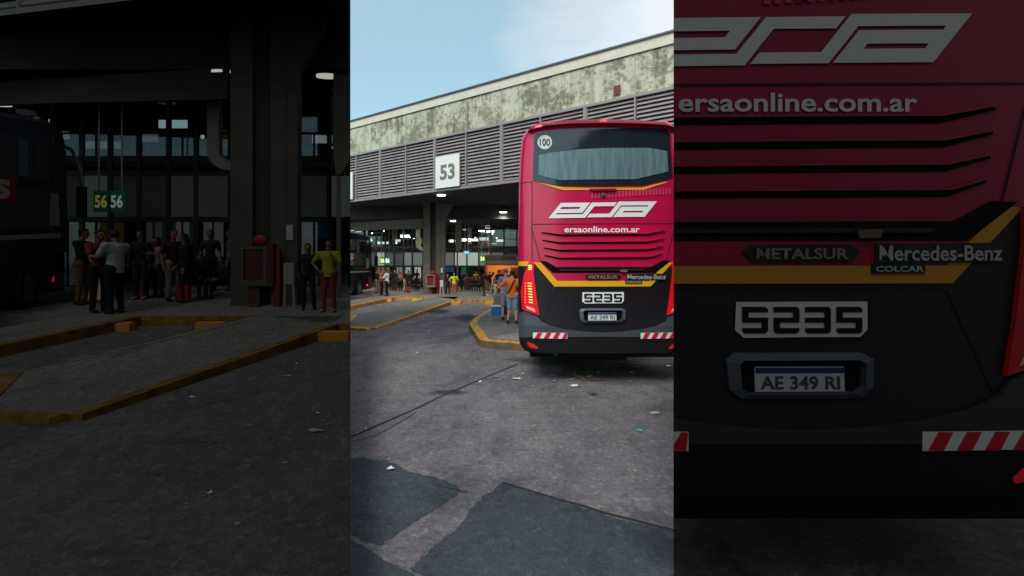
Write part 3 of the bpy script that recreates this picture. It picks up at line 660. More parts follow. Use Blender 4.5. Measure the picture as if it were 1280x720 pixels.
def blue_coach():
    # dark coach nosed into the bay, its right side seen at a grazing angle
    t = thing('coach', WORD('dark blue coach nosed in under the canopy at the left', 'darkened copy of the blue coach at the far left edge of the photo, largest dark coach'), 'bus', (-8.7, 24, 0))
    D = .1
    def S(y, z, o=0.0): return Vector((-8.36+D*(y-27)+o, y, z))
    navy = mat('coach_navy', hexc(14, 22, 36), .22, spec=.6, wf=.14); blk = mat('coach_glass', hexc(14, 18, 22), .08, spec=.8, wf=.5)
    y0, y1 = 16.0, 27.0; wd = 2.5
    prof = [(0, .38), (.0, 3.2), (-.12, 3.5), (-.5, 3.62), (-2.0, 3.62), (-2.38, 3.5), (-2.5, 3.2), (-2.5, .38)]
    mb = MB(); secs = []
    for y, ins in ((y0, .1), (y0+.15, 0), (26.3, 0), (26.8, .06), (27.0, .25)):
        secs.append([mb.bm.verts.new(S(y, z-(ins if z > 2 else 0), max(min(a, -ins), -2.5+ins))) for a, z in prof])
    for a, b in zip(secs, secs[1:]):
        for i in range(len(prof)): j = (i+1) % len(prof); mb.bm.faces.new((a[i], a[j], b[j], b[i]))
    mb.bm.faces.new(secs[0]); mb.bm.faces.new(secs[-1][::-1]); mb.build('body', navy, t)
    for (a, b, z0, z1, nm) in ((16.3, 26.2, 1.55, 2.25, 'side_window'), (16.3, 26.0, 2.45, 3.2, 'side_window')):
        y = a
        while y < b-.4:
            e = min(y+1.5, b)
            mb = MB(); mb.prism([S(y, z0), S(e-.05, z0), S(e-.05, z1), S(y, z1)], [S(y, z0, .02), S(e-.05, z0, .02), S(e-.05, z1, .02), S(y, z1, .02)]); mb.build(nm, blk, t); y = e
    for k in range(6):
        y = 17.2+k*1.5
        mb = MB(); mb.prism([S(y, 2.5, .024), S(y+.35, 2.5, .024), S(y+.3, 3.15, .024), S(y, 3.15, .024)], [S(y, 2.5, .03), S(y+.35, 2.5, .03), S(y+.3, 3.15, .03), S(y, 3.15, .03)])
        mb.build('curtain', mat('coach_curtain', hexc(60, 82, 86), .5, wf=.15), t)  # added pale teal strips, window reflections put into their colour
    for (ya, yb, z0, z1) in ((16.4, 17.4, .5, 1.25), (19.0, 20.9, .5, 1.25), (21.0, 22.9, .5, 1.25), (23.0, 24.3, .5, 1.25)):
        mb = MB(); mb.prism([S(ya, z0), S(yb, z0), S(yb, z1), S(ya, z1)], [S(ya, z0, .012), S(yb, z0, .012), S(yb, z1, .012), S(ya, z1, .012)]); mb.build('luggage_door', mat('coach_navy_door', hexc(18, 28, 44), .25, wf=.14), t)
    mb = MB(); mb.prism([S(25.9, 1.6, .03), S(26.35, 1.6, .03), S(26.3, 2.2, .03), S(25.95, 2.2, .03)], [S(25.9, 1.6, .034), S(26.35, 1.6, .034), S(26.3, 2.2, .034), S(25.95, 2.2, .034)]); mb.build('quarter_glass', mat('pale_reflection_glass', hexc(120, 130, 120), .2, wf=.1), t)  # reflection put into the glass as a pale base colour
    mb = MB(); mb.prism([S(26.25, 1.1), S(26.85, 1.1, -.04), S(26.75, 3.0, -.04), S(26.1, 3.25)], [S(26.25, 1.1, .025), S(26.85, 1.1, -.015), S(26.75, 3.0, -.015), S(26.1, 3.25, .025)]); mb.build('windscreen_side', blk, t)
    mb = MB(); mb.prism([S(27.0, .9, -.25), S(27, .9, -2.25), S(27, 3.1, -2.25), S(27, 3.1, -.25)], [S(27.02, .9, -.25), S(27.02, .9, -2.25), S(27.02, 3.1, -2.25), S(27.02, 3.1, -.25)]); mb.build('windscreen', blk, t)
    mb = MB(); mb.prism([S(16.2, 1.38), S(26.4, 1.38), S(26.4, 1.46), S(16.2, 1.46)], [S(16.2, 1.38, .022), S(26.4, 1.38, .022), S(26.4, 1.46, .022), S(16.2, 1.46, .022)]); mb.build('side_trim', mat('chrome_trim', hexc(170, 174, 180), .35, .4), t)
    mb = MB(); mb.prism([S(22.4, 2.02), S(24.5, 2.02), S(24.6, 2.46), S(22.5, 2.46)], [S(22.4, 2.02, .035), S(24.5, 2.02, .035), S(24.6, 2.46, .035), S(22.5, 2.46, .035)]); mb.build('logo_panel', mat('logo_red', hexc(120, 24, 36), .4, wf=.12), t)
    text_on('s', lambda a, b: S(a, b, .045), 23.7, 24.3, 2.42, 2.08, 'lettering', mat('logo_white', hexc(205, 190, 190), .5), t, bold=.03)
    for y, nm in ((25.1, 'wheel'), (18.2, 'wheel')):
        for side in (.015, -2.5+.27):
            c = S(y, .5, side)
            if not visible(c): continue
            mb = MB(); mb.tube(c, c+Vector((-.28, 0, 0)), .5, n=24); wh = mb.build(nm, mat('tyre', hexc(24, 24, 24), .8), t)
            if wh:
                mb = MB(); mb.tube(c+Vector((.02, 0, 0)), c+Vector((0.001, 0, 0)), .27, n=20); mb.build('rim', mat('rim', hexc(120, 122, 126), .35, .6), wh)
    mb = MB(); c = S(26.1, .62, .02); mb.sphere(c, .05, (.4, 1, 1)); mb.build('marker_light', mat('marker_red', (.5, .01, .02), .3, emit=(1, .02, .05), es=3), t)
    # mirror arm curving forward from the roof corner
    mb = MB(); P = [S(26.9, 3.15, -.25), S(27.2, 3.05, -.1), S(27.35, 2.7, .0), S(27.4, 2.35, .05)]
    for a, b in zip(P, P[1:]): mb.tube(a, b, .035)
    m = mb.build('mirror_arm', mat('mirror_chrome', hexc(120, 126, 130), .35, .3), t)
    mb = MB(); mb.box(P[-1].x-.12, P[-1].x+.06, 27.34, 27.46, 1.75, 2.34); mb.build('mirror', mat('mirror_black', hexc(20, 22, 26), .3), t, bevel=.03)

# ------------------------------------------------------------------ the red coach and its darkened near copy
WTAB = [(145, 8), (145.6, 26), (146.6, 46), (148.4, 66), (150.5, 80), (153, 88), (156, 93), (160, 97), (165, 100), (172, 102), (200, 104), (230, 105), (280, 106), (329, 106), (360, 106), (395, 106), (420, 105), (432, 103.5), (438, 101), (441, 97)]
def wid(py):
    if py <= WTAB[0][0]: return WTAB[0][1]
    for (a, wa), (b, wb) in zip(WTAB, WTAB[1:]):
        if py <= b: return wa+(wb-wa)*(py-a)/(b-a)
    return WTAB[-1][1]
YB = 7.0; BS = 80.0
def surf(px, py):
    dx = abs(px-754); wv = wid(py); r = min(18, wv)
    y = .05*(dx/106)**2
    if dx > wv-r:
        u = min(1, (dx-(wv-r))/r); y += .225*(r/18)*(1-math.sqrt(max(0, 1-u*u)))
    if py < 162: y += .16*((162-py)/17)**2
    if 395 < py: y -= .03*min(1, (py-395)/12)
    return y
def BP(px, py, off=0.0):
    o = off*(2.2 if NEAR else 1)
    return Vector(((px-640)/BS, YB+surf(px, py)-o, CH+(HY-py)/BS))
def panel(name, poly, off, m, parent, thick=0.0, smooth=False):
    mb = MB(); bm = mb.bm
    tris = tessellate_polygon([[Vector((x, y, 0)) for x, y in poly]])
    vs = [bm.verts.new((x, y, 0)) for x, y in poly]
    for t in tris: bm.faces.new([vs[i] for i in t])
    bmesh.ops.dissolve_limit(bm, angle_limit=.01, verts=bm.verts, edges=bm.edges)
    xs = [p[0] for p in poly]; ys = [p[1] for p in poly]
    cuts = [x for x in [754+s*q for s in (-1, 1) for q in (0, 30, 60, 80, 84, 87, 90, 92, 94, 96, 98, 100, 102, 103.5, 105)] if min(xs) < x < max(xs)]
    for c in cuts: bmesh.ops.bisect_plane(bm, geom=bm.verts[:]+bm.edges[:]+bm.faces[:], plane_co=(c, 0, 0), plane_no=(1, 0, 0))
    for c in [q for q in (148, 151, 155, 160, 165, 172, 200, 230, 280, 329, 360, 395, 401, 407, 420, 432, 438) if min(ys) < q < max(ys)]:
        bmesh.ops.bisect_plane(bm, geom=bm.verts[:]+bm.edges[:]+bm.faces[:], plane_co=(0, c, 0), plane_no=(0, 1, 0))
    if thick:
        f0 = bm.faces[:]; r = bmesh.ops.extrude_face_region(bm, geom=f0)
        nv = [v for v in r['geom'] if isinstance(v, bmesh.types.BMVert)]
        ns = set(nv)
        for v in bm.verts:
            px, py = v.co.x, v.co.y
            v.co = BP(px, py, off+thick) if v in ns else BP(px, py, off)
    else:
        for v in bm.verts: v.co = BP(v.co.x, v.co.y, off)
    return mb.build(name, m, parent, smooth=smooth)
def mir(poly): return [(1508-x, y) for x, y in poly][::-1]
def inset_ring(name, outer, inner, off, m, parent, thick):
    for i in range(len(outer)):
        pass
def coach_rear(label):
    t = thing('red_coach' if not NEAR else 'darkened_coach_copy', label, 'bus', (1.43, YB, 0))
    D = .1
    wfb = .05  # near copy: the livery colours carry painted shade
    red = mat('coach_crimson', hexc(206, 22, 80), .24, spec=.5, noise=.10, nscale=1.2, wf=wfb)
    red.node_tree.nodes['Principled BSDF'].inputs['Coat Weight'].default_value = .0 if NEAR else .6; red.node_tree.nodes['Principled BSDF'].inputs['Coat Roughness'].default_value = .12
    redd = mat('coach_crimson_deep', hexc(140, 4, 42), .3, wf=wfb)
    blk = mat('coach_black', hexc(30, 26, 32), .35, spec=.4, wf=.12)
    blk2 = mat('underbody_black', hexc(12, 12, 13), .8, spec=.2)
    grey = mat('bumper_grey', hexc(66, 70, 78), .5, spec=.4, wf=.05)
    yel = mat('livery_yellow', hexc(242, 172, 8), .45, wf=.055)
    wht = mat('livery_white', hexc(238, 240, 242), .4, wf=.07)
    # shell: rear skin plus sides, upper crimson and lower black
    us = [-1, -.992, -.975, -.955, -.93, -.9, -.87, -.84, -.8, -.6, -.3, 0, .3, .6, .8, .84, .87, .9, .93, .955, .975, .992, 1]
    def shell(name, rows, m):
        mb = MB(); bm = mb.bm; G = []
        for py in rows:
            wv = wid(py); row = [bm.verts.new(BP(754+u*wv, py)) for u in us]
            L = 11.6
            e = []
            for u, fr in ((-1, 1), (-1, 0), (1, 0), (1, 1)): pass
            lf = bm.verts.new(BP(754-wv, py)+Vector((D*L, L, 0))); rf = bm.verts.new(BP(754+wv, py)+Vector((D*L, L, 0)))
            G.append([lf]+row+[rf])
        for a, b in zip(G, G[1:]):
            for i in range(len(a)-1): bm.faces.new((a[i], a[i+1], b[i+1], b[i]))
            bm.faces.new((a[-1], a[0], b[0], b[-1]))
        bm.faces.new(G[0]); bm.faces.new(G[-1][::-1])
        return mb.build(name, m, t, smooth=False)
    rows = [p for p, _ in WTAB if p <= 329]
    up = shell('body', rows, red); lo = shell('lower_body', [p for p, _ in WTAB if p >= 329], blk)
    for o in (up, lo):
        for p in o.data.polygons: p.use_smooth = True
        o.modifiers.new('edge', 'EDGE_SPLIT').split_angle = R(40)
    # spoiler lip above the window
    sp = [(660, 163), (664, 157.5), (680, 153.5), (714, 150.5), (754, 149.5), (794, 150.5), (828, 153.5), (844, 157.5), (848, 163)]
    bot = [(838, 159.5), (828, 157.5), (794, 156), (754, 155.5), (714, 156), (680, 158.5), (668, 162)]
    panel('spoiler', sp+bot, .0, redd, t, .11)
    for px, py in ((672.7, 159.8), (753, 152.8), (835, 153.4)):
        q = [(px-4, py-1.1), (px+4, py-1.5), (px+3.6, py+.9), (px-3.6, py+1.2)]
        panel('marker_light', q, .112, mat('marker_red', (.7, .02, .02), .3, emit=(1, .05, .03), es=2.6), t, .012)
    glass = mat('rear_glass', hexc(30, 42, 48), .12, spec=.9, wf=.3)
    win = [(667.5, 170), (672, 164.5), (700, 161.3), (754, 159.5), (808, 160), (834, 160.5), (838, 168), (842, 221.5), (833, 225), (805, 231.5), (754, 233), (700, 232.3), (672, 226.8), (665.8, 225)]
    panel('rear_window', win, .008, glass, t)
    cur = mat('curtain', hexc(112, 150, 156), .35, spec=.7, wf=.3)
    if not NEAR:
        nt = cur.node_tree; b = nt.nodes['Principled BSDF']; tc = N(nt, 'ShaderNodeTexCoord')
        mp = N(nt, 'ShaderNodeMapping'); mp.inputs['Scale'].default_value = (1, .01, .12); nt.links.new(tc.outputs['Object'], mp.inputs['Vector'])
        nn = N(nt, 'ShaderNodeTexNoise', Scale=16., Detail=3.); nt.links.new(mp.outputs['Vector'], nn.inputs['Vector'])
        c = ramp(nt, nn.outputs['Fac'], [(.3, hexc(82, 106, 112)), (.5, hexc(98, 124, 130)), (.72, hexc(116, 142, 146))])
        nt.links.new(c, b.inputs['Base Color'])
    panel('curtain', [(674, 193.5), (690, 190.5), (725, 186.8), (754, 185.3), (812, 184.8), (834.5, 188.5), (836, 214), (795, 223.8), (700, 225), (673, 218.2)], .014, cur, t)
    st = panel('speed_sticker', [(681+9*math.cos(a*math.pi/12), 177.5+9*math.sin(a*math.pi/12)) for a in range(24)], .016, mat('sticker_white', hexc(214, 218, 218), .5), t)
    if st: text_on('100', lambda a, b: BP(a, b, .024), 674.5, 687.5, 173.2, 182, 'lettering', mat('sticker_ink', hexc(60, 66, 72), .6), st, bold=.015)
    panel('window_stripe', [(672.5, 227.8), (705, 234.2), (735, 235), (803, 234.5), (834, 226.3), (834, 227.8), (804, 237.2), (703, 237.6)], .010, yel, t)
    panel('window_lip', [(736, 236.5), (770, 236), (768, 239), (740, 239.3)], .014, redd, t, .03)
    # barcode-like row of faint pale ticks
    mb = MB()
    pts = []
    for i in range(24):
        x = 739+i*4.25; y = 240.9-(x-739)*.06
        a, b, c, d = BP(x, y, .011), BP(x+2.4, y, .011), BP(x+2.4, y+7.4, .011), BP(x, y+7.4, .011)
        if x+2.4 < 845: mb.poly([a, b, c, d])
    mb.build('hazard_ticks', mat('faded_pink', hexc(206, 60, 100), .4, wf=.08), t)
    mb = MB(); mb.sphere(BP(754, 244, .02), .035, (1, .6, 1)); mb.build('reversing_camera', mat('camera_grey', hexc(70, 74, 80), .4), t, smooth=True)
    # panel seams
    seam = mat('seam', hexc(60, 4, 24), .7)
    panel('panel_seam', [(665, 279.6), (845, 278.6), (845, 279.5), (665, 280.5)], .006, seam, t)
    for q in ([(676, 404), (677, 404), (697, 360.5), (696, 360.5)], [(811, 360.5), (812, 360.5), (832, 404), (831, 404)], [(697, 360), (811, 360), (811, 361), (697, 361)], [(663.8, 283), (664.6, 283), (676, 326), (675, 326)], [(844, 283), (844.8, 283), (834, 326), (833, 326)]):
        panel('panel_seam', q, .007, mat('seam_black', hexc(8, 8, 9), .8), t)
    panel('panel_seam', [(649.5, 226.4), (665.5, 226.4), (665.5, 227.3), (649.5, 227.3)], .006, seam, t)
    panel('panel_seam', [(664.6, 227.4), (665.6, 227.4), (665.6, 326), (664.6, 326)], .006, seam, t)
    # the slanted ribbon emblem spelling era
    quads = [(-15, 265, 50, 90), (-15, 25, 90, 110), (205, 265, 90, 110), (-15, 265, 110, 147), (-15, 25, 147, 160), (-15, 332, 160, 195), (280, 332, 86, 160), (280, 518, 50, 86),
             (346, 580, 157, 191), (530, 580, 80, 157), (530, 895, 43, 80), (845, 895, 80, 92), (592, 895, 92, 133), (592, 650, 133, 148), (835, 895, 133, 148), (592, 895, 148, 190)]
    mb = MB()
    def lg(a, v):
        u = a-.8*(v-50); bx = 840+u/2.4; by = (v-(a*.009))/2.4+2.0
        return BP(438+bx/3.17, 360+(by-360)/3.17, .012)
    for a0, a1, v0, v1 in quads:
        n = 4
        for i in range(n):
            p, q = a0+(a1-a0)*i/n, a0+(a1-a0)*(i+1)/n
            mb.poly([lg(p, v0), lg(q, v0), lg(q, v1), lg(p, v1)])
    bmesh.ops.remove_doubles(mb.bm, verts=mb.bm.verts, dist=.0004)
    mb.build('emblem', wht, t)
    text_on('ersaonline.com.ar', lambda a, b: BP(a, b, .012), 705.5, 799.5, 283, 290.6, 'lettering', wht, t, bold=.02)
    # vents
    vb = mat('vent_black', hexc(10, 8, 10), .8, spec=.1)
    for (x0, y0, x1, y1, x2, y2, x3, y3, th) in ((677, 290, 700, 293, 809, 292.3, 831, 288.3, 2.6), (678, 299.6, 700, 302.7, 810, 301.9, 830, 298, 2.6), (679.7, 309.2, 700, 312.2, 811, 311.4, 829, 307.5, 2.6), (680.6, 318.5, 699, 322, 812, 321.3, 827, 317, 2.6)):
        v = panel('vent_slot', [(x0, y0), (x1, y1), (x2, y2), (x3, y3), (x3, y3+1.3), (x2, y2+th), (x1, y1+th), (x0, y0+1.3)], .006, vb, t)
        if v: panel('vent_lip', [(x0, y0-.9), (x1, y1-.9), (x2, y2-.9), (x3, y3-.9), (x3, y3), (x2, y2), (x1, y1), (x0, y0)], .004, red, v, .03)
    # crimson tongue inside the V and yellow V over the black tail
    panel('livery_tongue', [(670, 329), (838, 329), (814, 351.2), (694, 351.2)], .006, red, t)
    panel('grille_recess', [(675, 326.3), (681.5, 326), (695.5, 333.8), (813.6, 333.6), (829, 325.5), (839.5, 326), (819.5, 341.2), (691, 341.2)], .012, vb, t)
    panel('grille_bar', [(699, 336.5), (806, 336.3), (805, 338), (700, 338.2)], .02, mat('grille_dark', hexc(34, 26, 30), .5), t, .01)
    panel('grille_latch', [(774, 337), (784, 336.6), (783, 340), (775, 340)], .034, mat('latch', hexc(110, 90, 70), .5), t, .02)
    panel('livery_stripe', [(667, 328), (675.3, 328), (696.7, 351.2), (811, 351), (834, 328), (842, 328), (813.6, 358), (693, 358.2)], .010, yel, t)
    panel('livery_band', [(648.4, 326.8), (661, 326.8), (660, 332.6), (648.4, 332.6)], .010, yel, t)
    panel('livery_band', mir([(648.4, 326.8), (661, 326.8), (660, 332.6), (648.4, 332.6)]), .010, yel, t)
    # badges
    hx = panel('badge', [(730.5, 345.6), (733.5, 342.9), (773, 342.6), (776.6, 345.2), (773, 349.4), (734, 349.6)], .014, mat('badge_black', hexc(34, 30, 32), .4), t, .01)
    chrome = mat('chrome_letters', hexc(176, 190, 186), .3, .2, wf=.08)
    chr2 = mat('bronze_letters', hexc(138, 126, 120), .35, .2, wf=.08)
    if hx: text_on('METALSUR', lambda a, b: BP(a, b, .032), 735.5, 771.5, 344, 348.4, 'lettering', chr2, hx, bold=.03)
    bd = panel('badge', [(782.5, 342.4), (833, 342), (832.6, 349.6), (782.5, 350)], .014, mat('badge_black', hexc(34, 30, 32), .4), t, .01)
    if bd: text_on('Mercedes-Benz', lambda a, b: BP(a, b, .032), 783.6, 832.2, 343, 349, 'lettering', chrome, bd, bold=.02)
    bd = panel('badge', [(781, 350.2), (802, 350.1), (802, 353.9), (781, 354)], .014, mat('badge_black', hexc(34, 30, 32), .4), t, .012)
    if bd: text_on('COLCAR', lambda a, b: BP(a, b, .034), 782, 801, 351, 353.3, 'lettering', chrome, bd, bold=.03)
    # fleet number: black digits on a white outline
    fp = [(728, 365.3), (779.4, 365.1), (779.5, 376), (776.5, 379), (766, 379), (753.5, 379), (741, 379.2), (731, 379.3), (727.6, 376.5)]
    num = panel('fleet_number', fp, .012, wht, t, .006)
    if num:
        BAR = {'T': [(0, 0), (.9, 0), (1, .1), (1, .2), (0, .2)], 'M': [(0, .41), (1, .41), (1, .59), (0, .59)], 'B': [(0, .8), (1, .8), (1, .9), (.9, 1), (.1, 1), (0, .9)],
               'l': [(0, .2), (.25, .2), (.25, .41), (0, .41)], 'r': [(.75, .2), (1, .2), (1, .41), (.75, .41)], 'L': [(0, .59), (.25, .59), (.25, .8), (0, .8)], 'R': [(.75, .59), (1, .59), (1, .8), (.75, .8)]}
        for i, seq in enumerate(('TlMRB', 'TrMLB', 'TrMRB', 'TlMRB')):
            x0 = 730.0+i*12.3; mb = MB()
            for q in seq: mb.poly([BP(x0+a*10.2, 367.0+b*10.4, .026) for a, b in BAR[q]])
            bmesh.ops.remove_doubles(mb.bm, verts=mb.bm.verts, dist=.0005)
            mb.build('digit', mat('digit_black', hexc(16, 15, 18), .5, spec=.2), num)
    # number plate in its recess
    o1 = [(724, 388), (727, 385.2), (777, 385), (781.5, 387.5), (781, 399), (776, 402.6), (730, 402.9), (725, 399.5)]
    i1 = [(728.5, 389), (730.5, 387.6), (775, 387.4), (777.5, 388.8), (777, 398), (774, 400.4), (732, 400.7), (729.3, 398.4)]
    n = len(o1); mb = MB()
    for i in range(n):
        j = (i+1) % n
        mb.prism([BP(*o1[i], .004), BP(*o1[j], .004), BP(*i1[j], .004), BP(*i1[i], .004)], [BP(*o1[i], .03), BP(*o1[j], .03), BP(*i1[j], .055), BP(*i1[i], .055)])
    bmesh.ops.remove_doubles(mb.bm, verts=mb.bm.verts, dist=.0004)
    fr = mb.build('plate_frame', mat('plate_frame_grey', hexc(74, 80, 90), .4, wf=.1), t)
    panel('plate_recess', i1, .006, vb, t)
    pl = panel('number_plate', [(735, 390.6), (770, 390.5), (770, 400), (735, 400.2)], .016, mat('plate_white', hexc(205, 208, 208), .4, wf=.07), t, .01)
    if pl:
        panel('plate_header', [(735.2, 390.8), (769.8, 390.7), (769.8, 392.8), (735.2, 392.9)], .030, mat('plate_blue', hexc(34, 52, 120), .4), pl)
        text_on('AE 349 RI', lambda a, b: BP(a, b, .031), 737, 768, 394, 399.2, 'lettering', mat('plate_ink', hexc(70, 72, 74), .6), pl, bold=.02)
    # bumper
    topc = [(648.5, 393), (656, 389.5), (672, 396), (677, 402), (688, 407), (708, 411.6), (734, 414.4), (754, 415), (774, 414.4), (800, 411.6), (820, 407), (831, 402), (836, 396), (852, 389.5), (859.5, 393)]
    botc = [(859, 424), (845, 421), (754, 420), (663, 421), (649, 424)]
    panel('bumper', topc+botc, .006, grey, t, .025)
    panel('lower_bumper', [(649, 424.2), (663, 421.2), (754, 420.2), (845, 421.2), (859, 424.2), (858, 432), (852, 440.8), (656, 440.8), (650, 432)], .004, mat('valance_black', hexc(20, 20, 22), .6, spec=.2), t, .02)
    for flip in (0, 1):
        fl = (lambda q: mir(q)) if flip else (lambda q: q)
        base = panel('warning_strip', fl([(666, 415.2), (708.5, 415.4), (708.5, 422.8), (666, 422.4)]), .034, mat('strip_white', hexc(226, 226, 226), .4, wf=.08), t, .006)
        if base:
            for k in range(4):
                x = 668.5+k*11.2; q = [(x+3.6, 415.3), (min(x+9.4, 708.3), 415.4), (min(x+5.6, 708.3), 422.6), (x-.6, 422.5)]
                q2 = [(1508-a if False else a+(0), b) for a, b in q]
                if flip: q2 = [(a+133.5, b) for a, b in q]
                panel('red_bar', q2, .043, mat('strip_red', hexc(205, 8, 50), .4, wf=.08), base)
        panel('reflector', fl([(658.5, 428.6), (662, 427.8), (668, 430), (672.5, 434), (672, 435.8), (662, 434)]), .026, mat('reflector_red', hexc(190, 20, 34), .25, wf=.2, emit=(1, .03, .04), es=.12), t, .012)
        tl = panel('tail_light', fl([(662, 328), (667.3, 328), (667, 341.7), (671, 374), (674.3, 394), (667.5, 392), (653, 386.8), (651, 365), (655, 343.5)]), .008, mat('lens_red', hexc(200, 4, 20), .15, emit=(1, .01, .03), es=.22, wf=.05), t, .03)
        if tl:
            for k in range(8):
                y = 353.5+k*3.4; dx = .22*k
                panel('lamp_bar', fl([(659.6+dx, y), (664.6+dx*.8, y+.5), (664.6+dx*.8, y+1.5), (659.6+dx, y+.9)]), .041, mat('led_amber', (.9, .5, .1), .3, emit=(1, .42, .1), es=2.2), tl)
                panel('lamp_bar', fl([(656, y+.4), (657.3, y+.4), (657.3, y+1.5), (656, y+1.5)]), .041, mat('led_red', (.9, .2, .1), .3, emit=(1, .15, .05), es=1.6), tl)
            for k in range(3):
                y = 331.5+k*2.3; panel('lamp_bar', fl([(660.5, y), (664.6, y-.3), (664.6, y+.9), (660.5, y+1.2)]), .041, mat('led_amber', (.9, .5, .1), .3, emit=(1, .42, .1), es=2.2), tl)
            panel('reversing_lamp', fl([(656.5, 382), (667.5, 385.6), (669.6, 390.3), (659, 385.8)]), .041, mat('lamp_clear', hexc(225, 190, 195), .2), tl)
    # underbody, mud flap, exhaust, wheels, side windows
    mb = MB(); mb.box(.30, 2.73, YB+.35, YB+11, .36 if not NEAR else .3, .52); 
    if not NEAR: mb.box(.9, 1.9, YB+.45, YB+2.4, .28, .355)
    mb.build('chassis', blk2, t)
    mb = MB(); mb.tube((.7, YB+.15, .46), (.7, YB+1.2, .46), .05); mb.build('exhaust', mat('exhaust', hexc(60, 56, 52), .5, .6), t)
    for yy in (YB+2.9, YB+9.2):
        for sx in (0, 1):
            x = .13+D*(yy-YB)+.02 if sx == 0 else 2.74+D*(yy-YB)-.34
            mb = MB(); mb.tube((x, yy, .5), (x+.32, yy, .5), .5, n=28); wh = mb.build('wheel', mat('tyre', hexc(24, 24, 24), .85), t)
            if wh:
                mb = MB(); xo = x-.012 if sx == 0 else x+.332
                mb.tube((xo, yy, .5), (x if sx == 0 else x+.32, yy, .5), .28, n=20); mb.build('rim', mat('rim', hexc(150, 150, 154), .35, .6), wh)
    for sx in (-1, 1):
        yy = .5
        while yy < 11:
            e = min(yy+1.6, 11.2)
            o = BP(754+sx*104.6, 215)
            q = []
            for a, z in ((yy, 2.75), (e-.06, 2.75), (e-.06, 3.65), (yy, 3.65)):
                px_w = wid(HY-(z-CH)*BS)/BS
                q.append(Vector((1.425+sx*(px_w+.01)+D*(a), YB+.28+a, z)))
            mb = MB(); mb.prism(q, [p+Vector((sx*.012, 0, 0)) for p in q]); mb.build('side_window', glass, t)
            yy = e
    return t

# ------------------------------------------------------------------ people
_ICO = {}
def ico(sub):
    if sub not in _ICO:
        bm = bmesh.new(); bmesh.ops.create_icosphere(bm, subdivisions=sub, radius=1)
        bm.verts.ensure_lookup_table(); _ICO[sub] = ([tuple(v.co) for v in bm.verts], [tuple(v.index for v in f.verts) for f in bm.faces]); bm.free()
    return _ICO[sub]
class Lump:
    def __init__(s): s.v = []; s.f = []
    def ball(s, c, rx, ry, rz, sub=2, keep=None):
        V, Fc = ico(sub); n = len(s.v)
        s.v += [(c[0]+x*rx, c[1]+y*ry, c[2]+z*rz) for x, y, z in V]; s.f += [tuple(i+n for i in f) for f in Fc]
def capsule(bm, a, b, ra, rb=None, flat=1.0):
    rb = ra if rb is None else rb
    a = Vector(a); b = Vector(b); L = (b-a).length
    n = max(2, int(L/(min(ra, rb)*.5))+1)
    for i in range(n+1):
        t = i/n; c = a.lerp(b, t); r = ra+(rb-ra)*t
        bm.ball(c, r, r*flat, r, 2 if r > .02 else 1)
def remesh(bm, vox, sm=4):
    me = bpy.data.meshes.new('tmp')
    if isinstance(bm, Lump): me.from_pydata(bm.v, [], bm.f)
    else: bm.to_mesh(me); bm.free()
    o = bpy.data.objects.new('tmp', me); COL.objects.link(o)
    r = o.modifiers.new('r', 'REMESH'); r.mode = 'VOXEL'; r.voxel_size = vox
    q = o.modifiers.new('s', 'SMOOTH'); q.iterations = sm; q.factor = .5
    bpy.context.view_layer.update()
    vl = TMPS.view_layers[0] if TMPS else None
    dg = bpy.context.evaluated_depsgraph_get()
    out = bpy.data.meshes.new_from_object(o.evaluated_get(dg))
    bpy.data.objects.remove(o); bpy.data.meshes.remove(me)
    for p in out.polygons: p.use_smooth = True
    out.materials.clear(); out.materials.append(None)
    return out
TMPS = None
def cut_flat(me, z):
    bm = bmesh.new(); bm.from_mesh(me)
    r = bmesh.ops.bisect_plane(bm, geom=bm.verts[:]+bm.edges[:]+bm.faces[:], plane_co=(0, 0, z), plane_no=(0, 0, -1), clear_outer=True)
    bmesh.ops.holes_fill(bm, edges=[e for e in bm.edges if e.is_boundary], sides=0)
    bm.to_mesh(me); bm.free()
BASEJ = dict(pel=(0, 0, .95), wai=(0, 0, 1.10), che=(0, 0, 1.32), nec=(0, .01, 1.47), hed=(0, -.015, 1.63),
             shL=(-.18, .01, 1.40), elL=(-.235, .02, 1.12), wrL=(-.24, -.05, .87), shR=(.18, .01, 1.40), elR=(.235, .02, 1.12), wrR=(.24, -.05, .87),
             hiL=(-.09, 0, .92), knL=(-.10, -.02, .50), anL=(-.105, .02, .09), hiR=(.09, 0, .92), knR=(.10, -.02, .50), anR=(.105, .02, .09), face=(0, -1, 0))
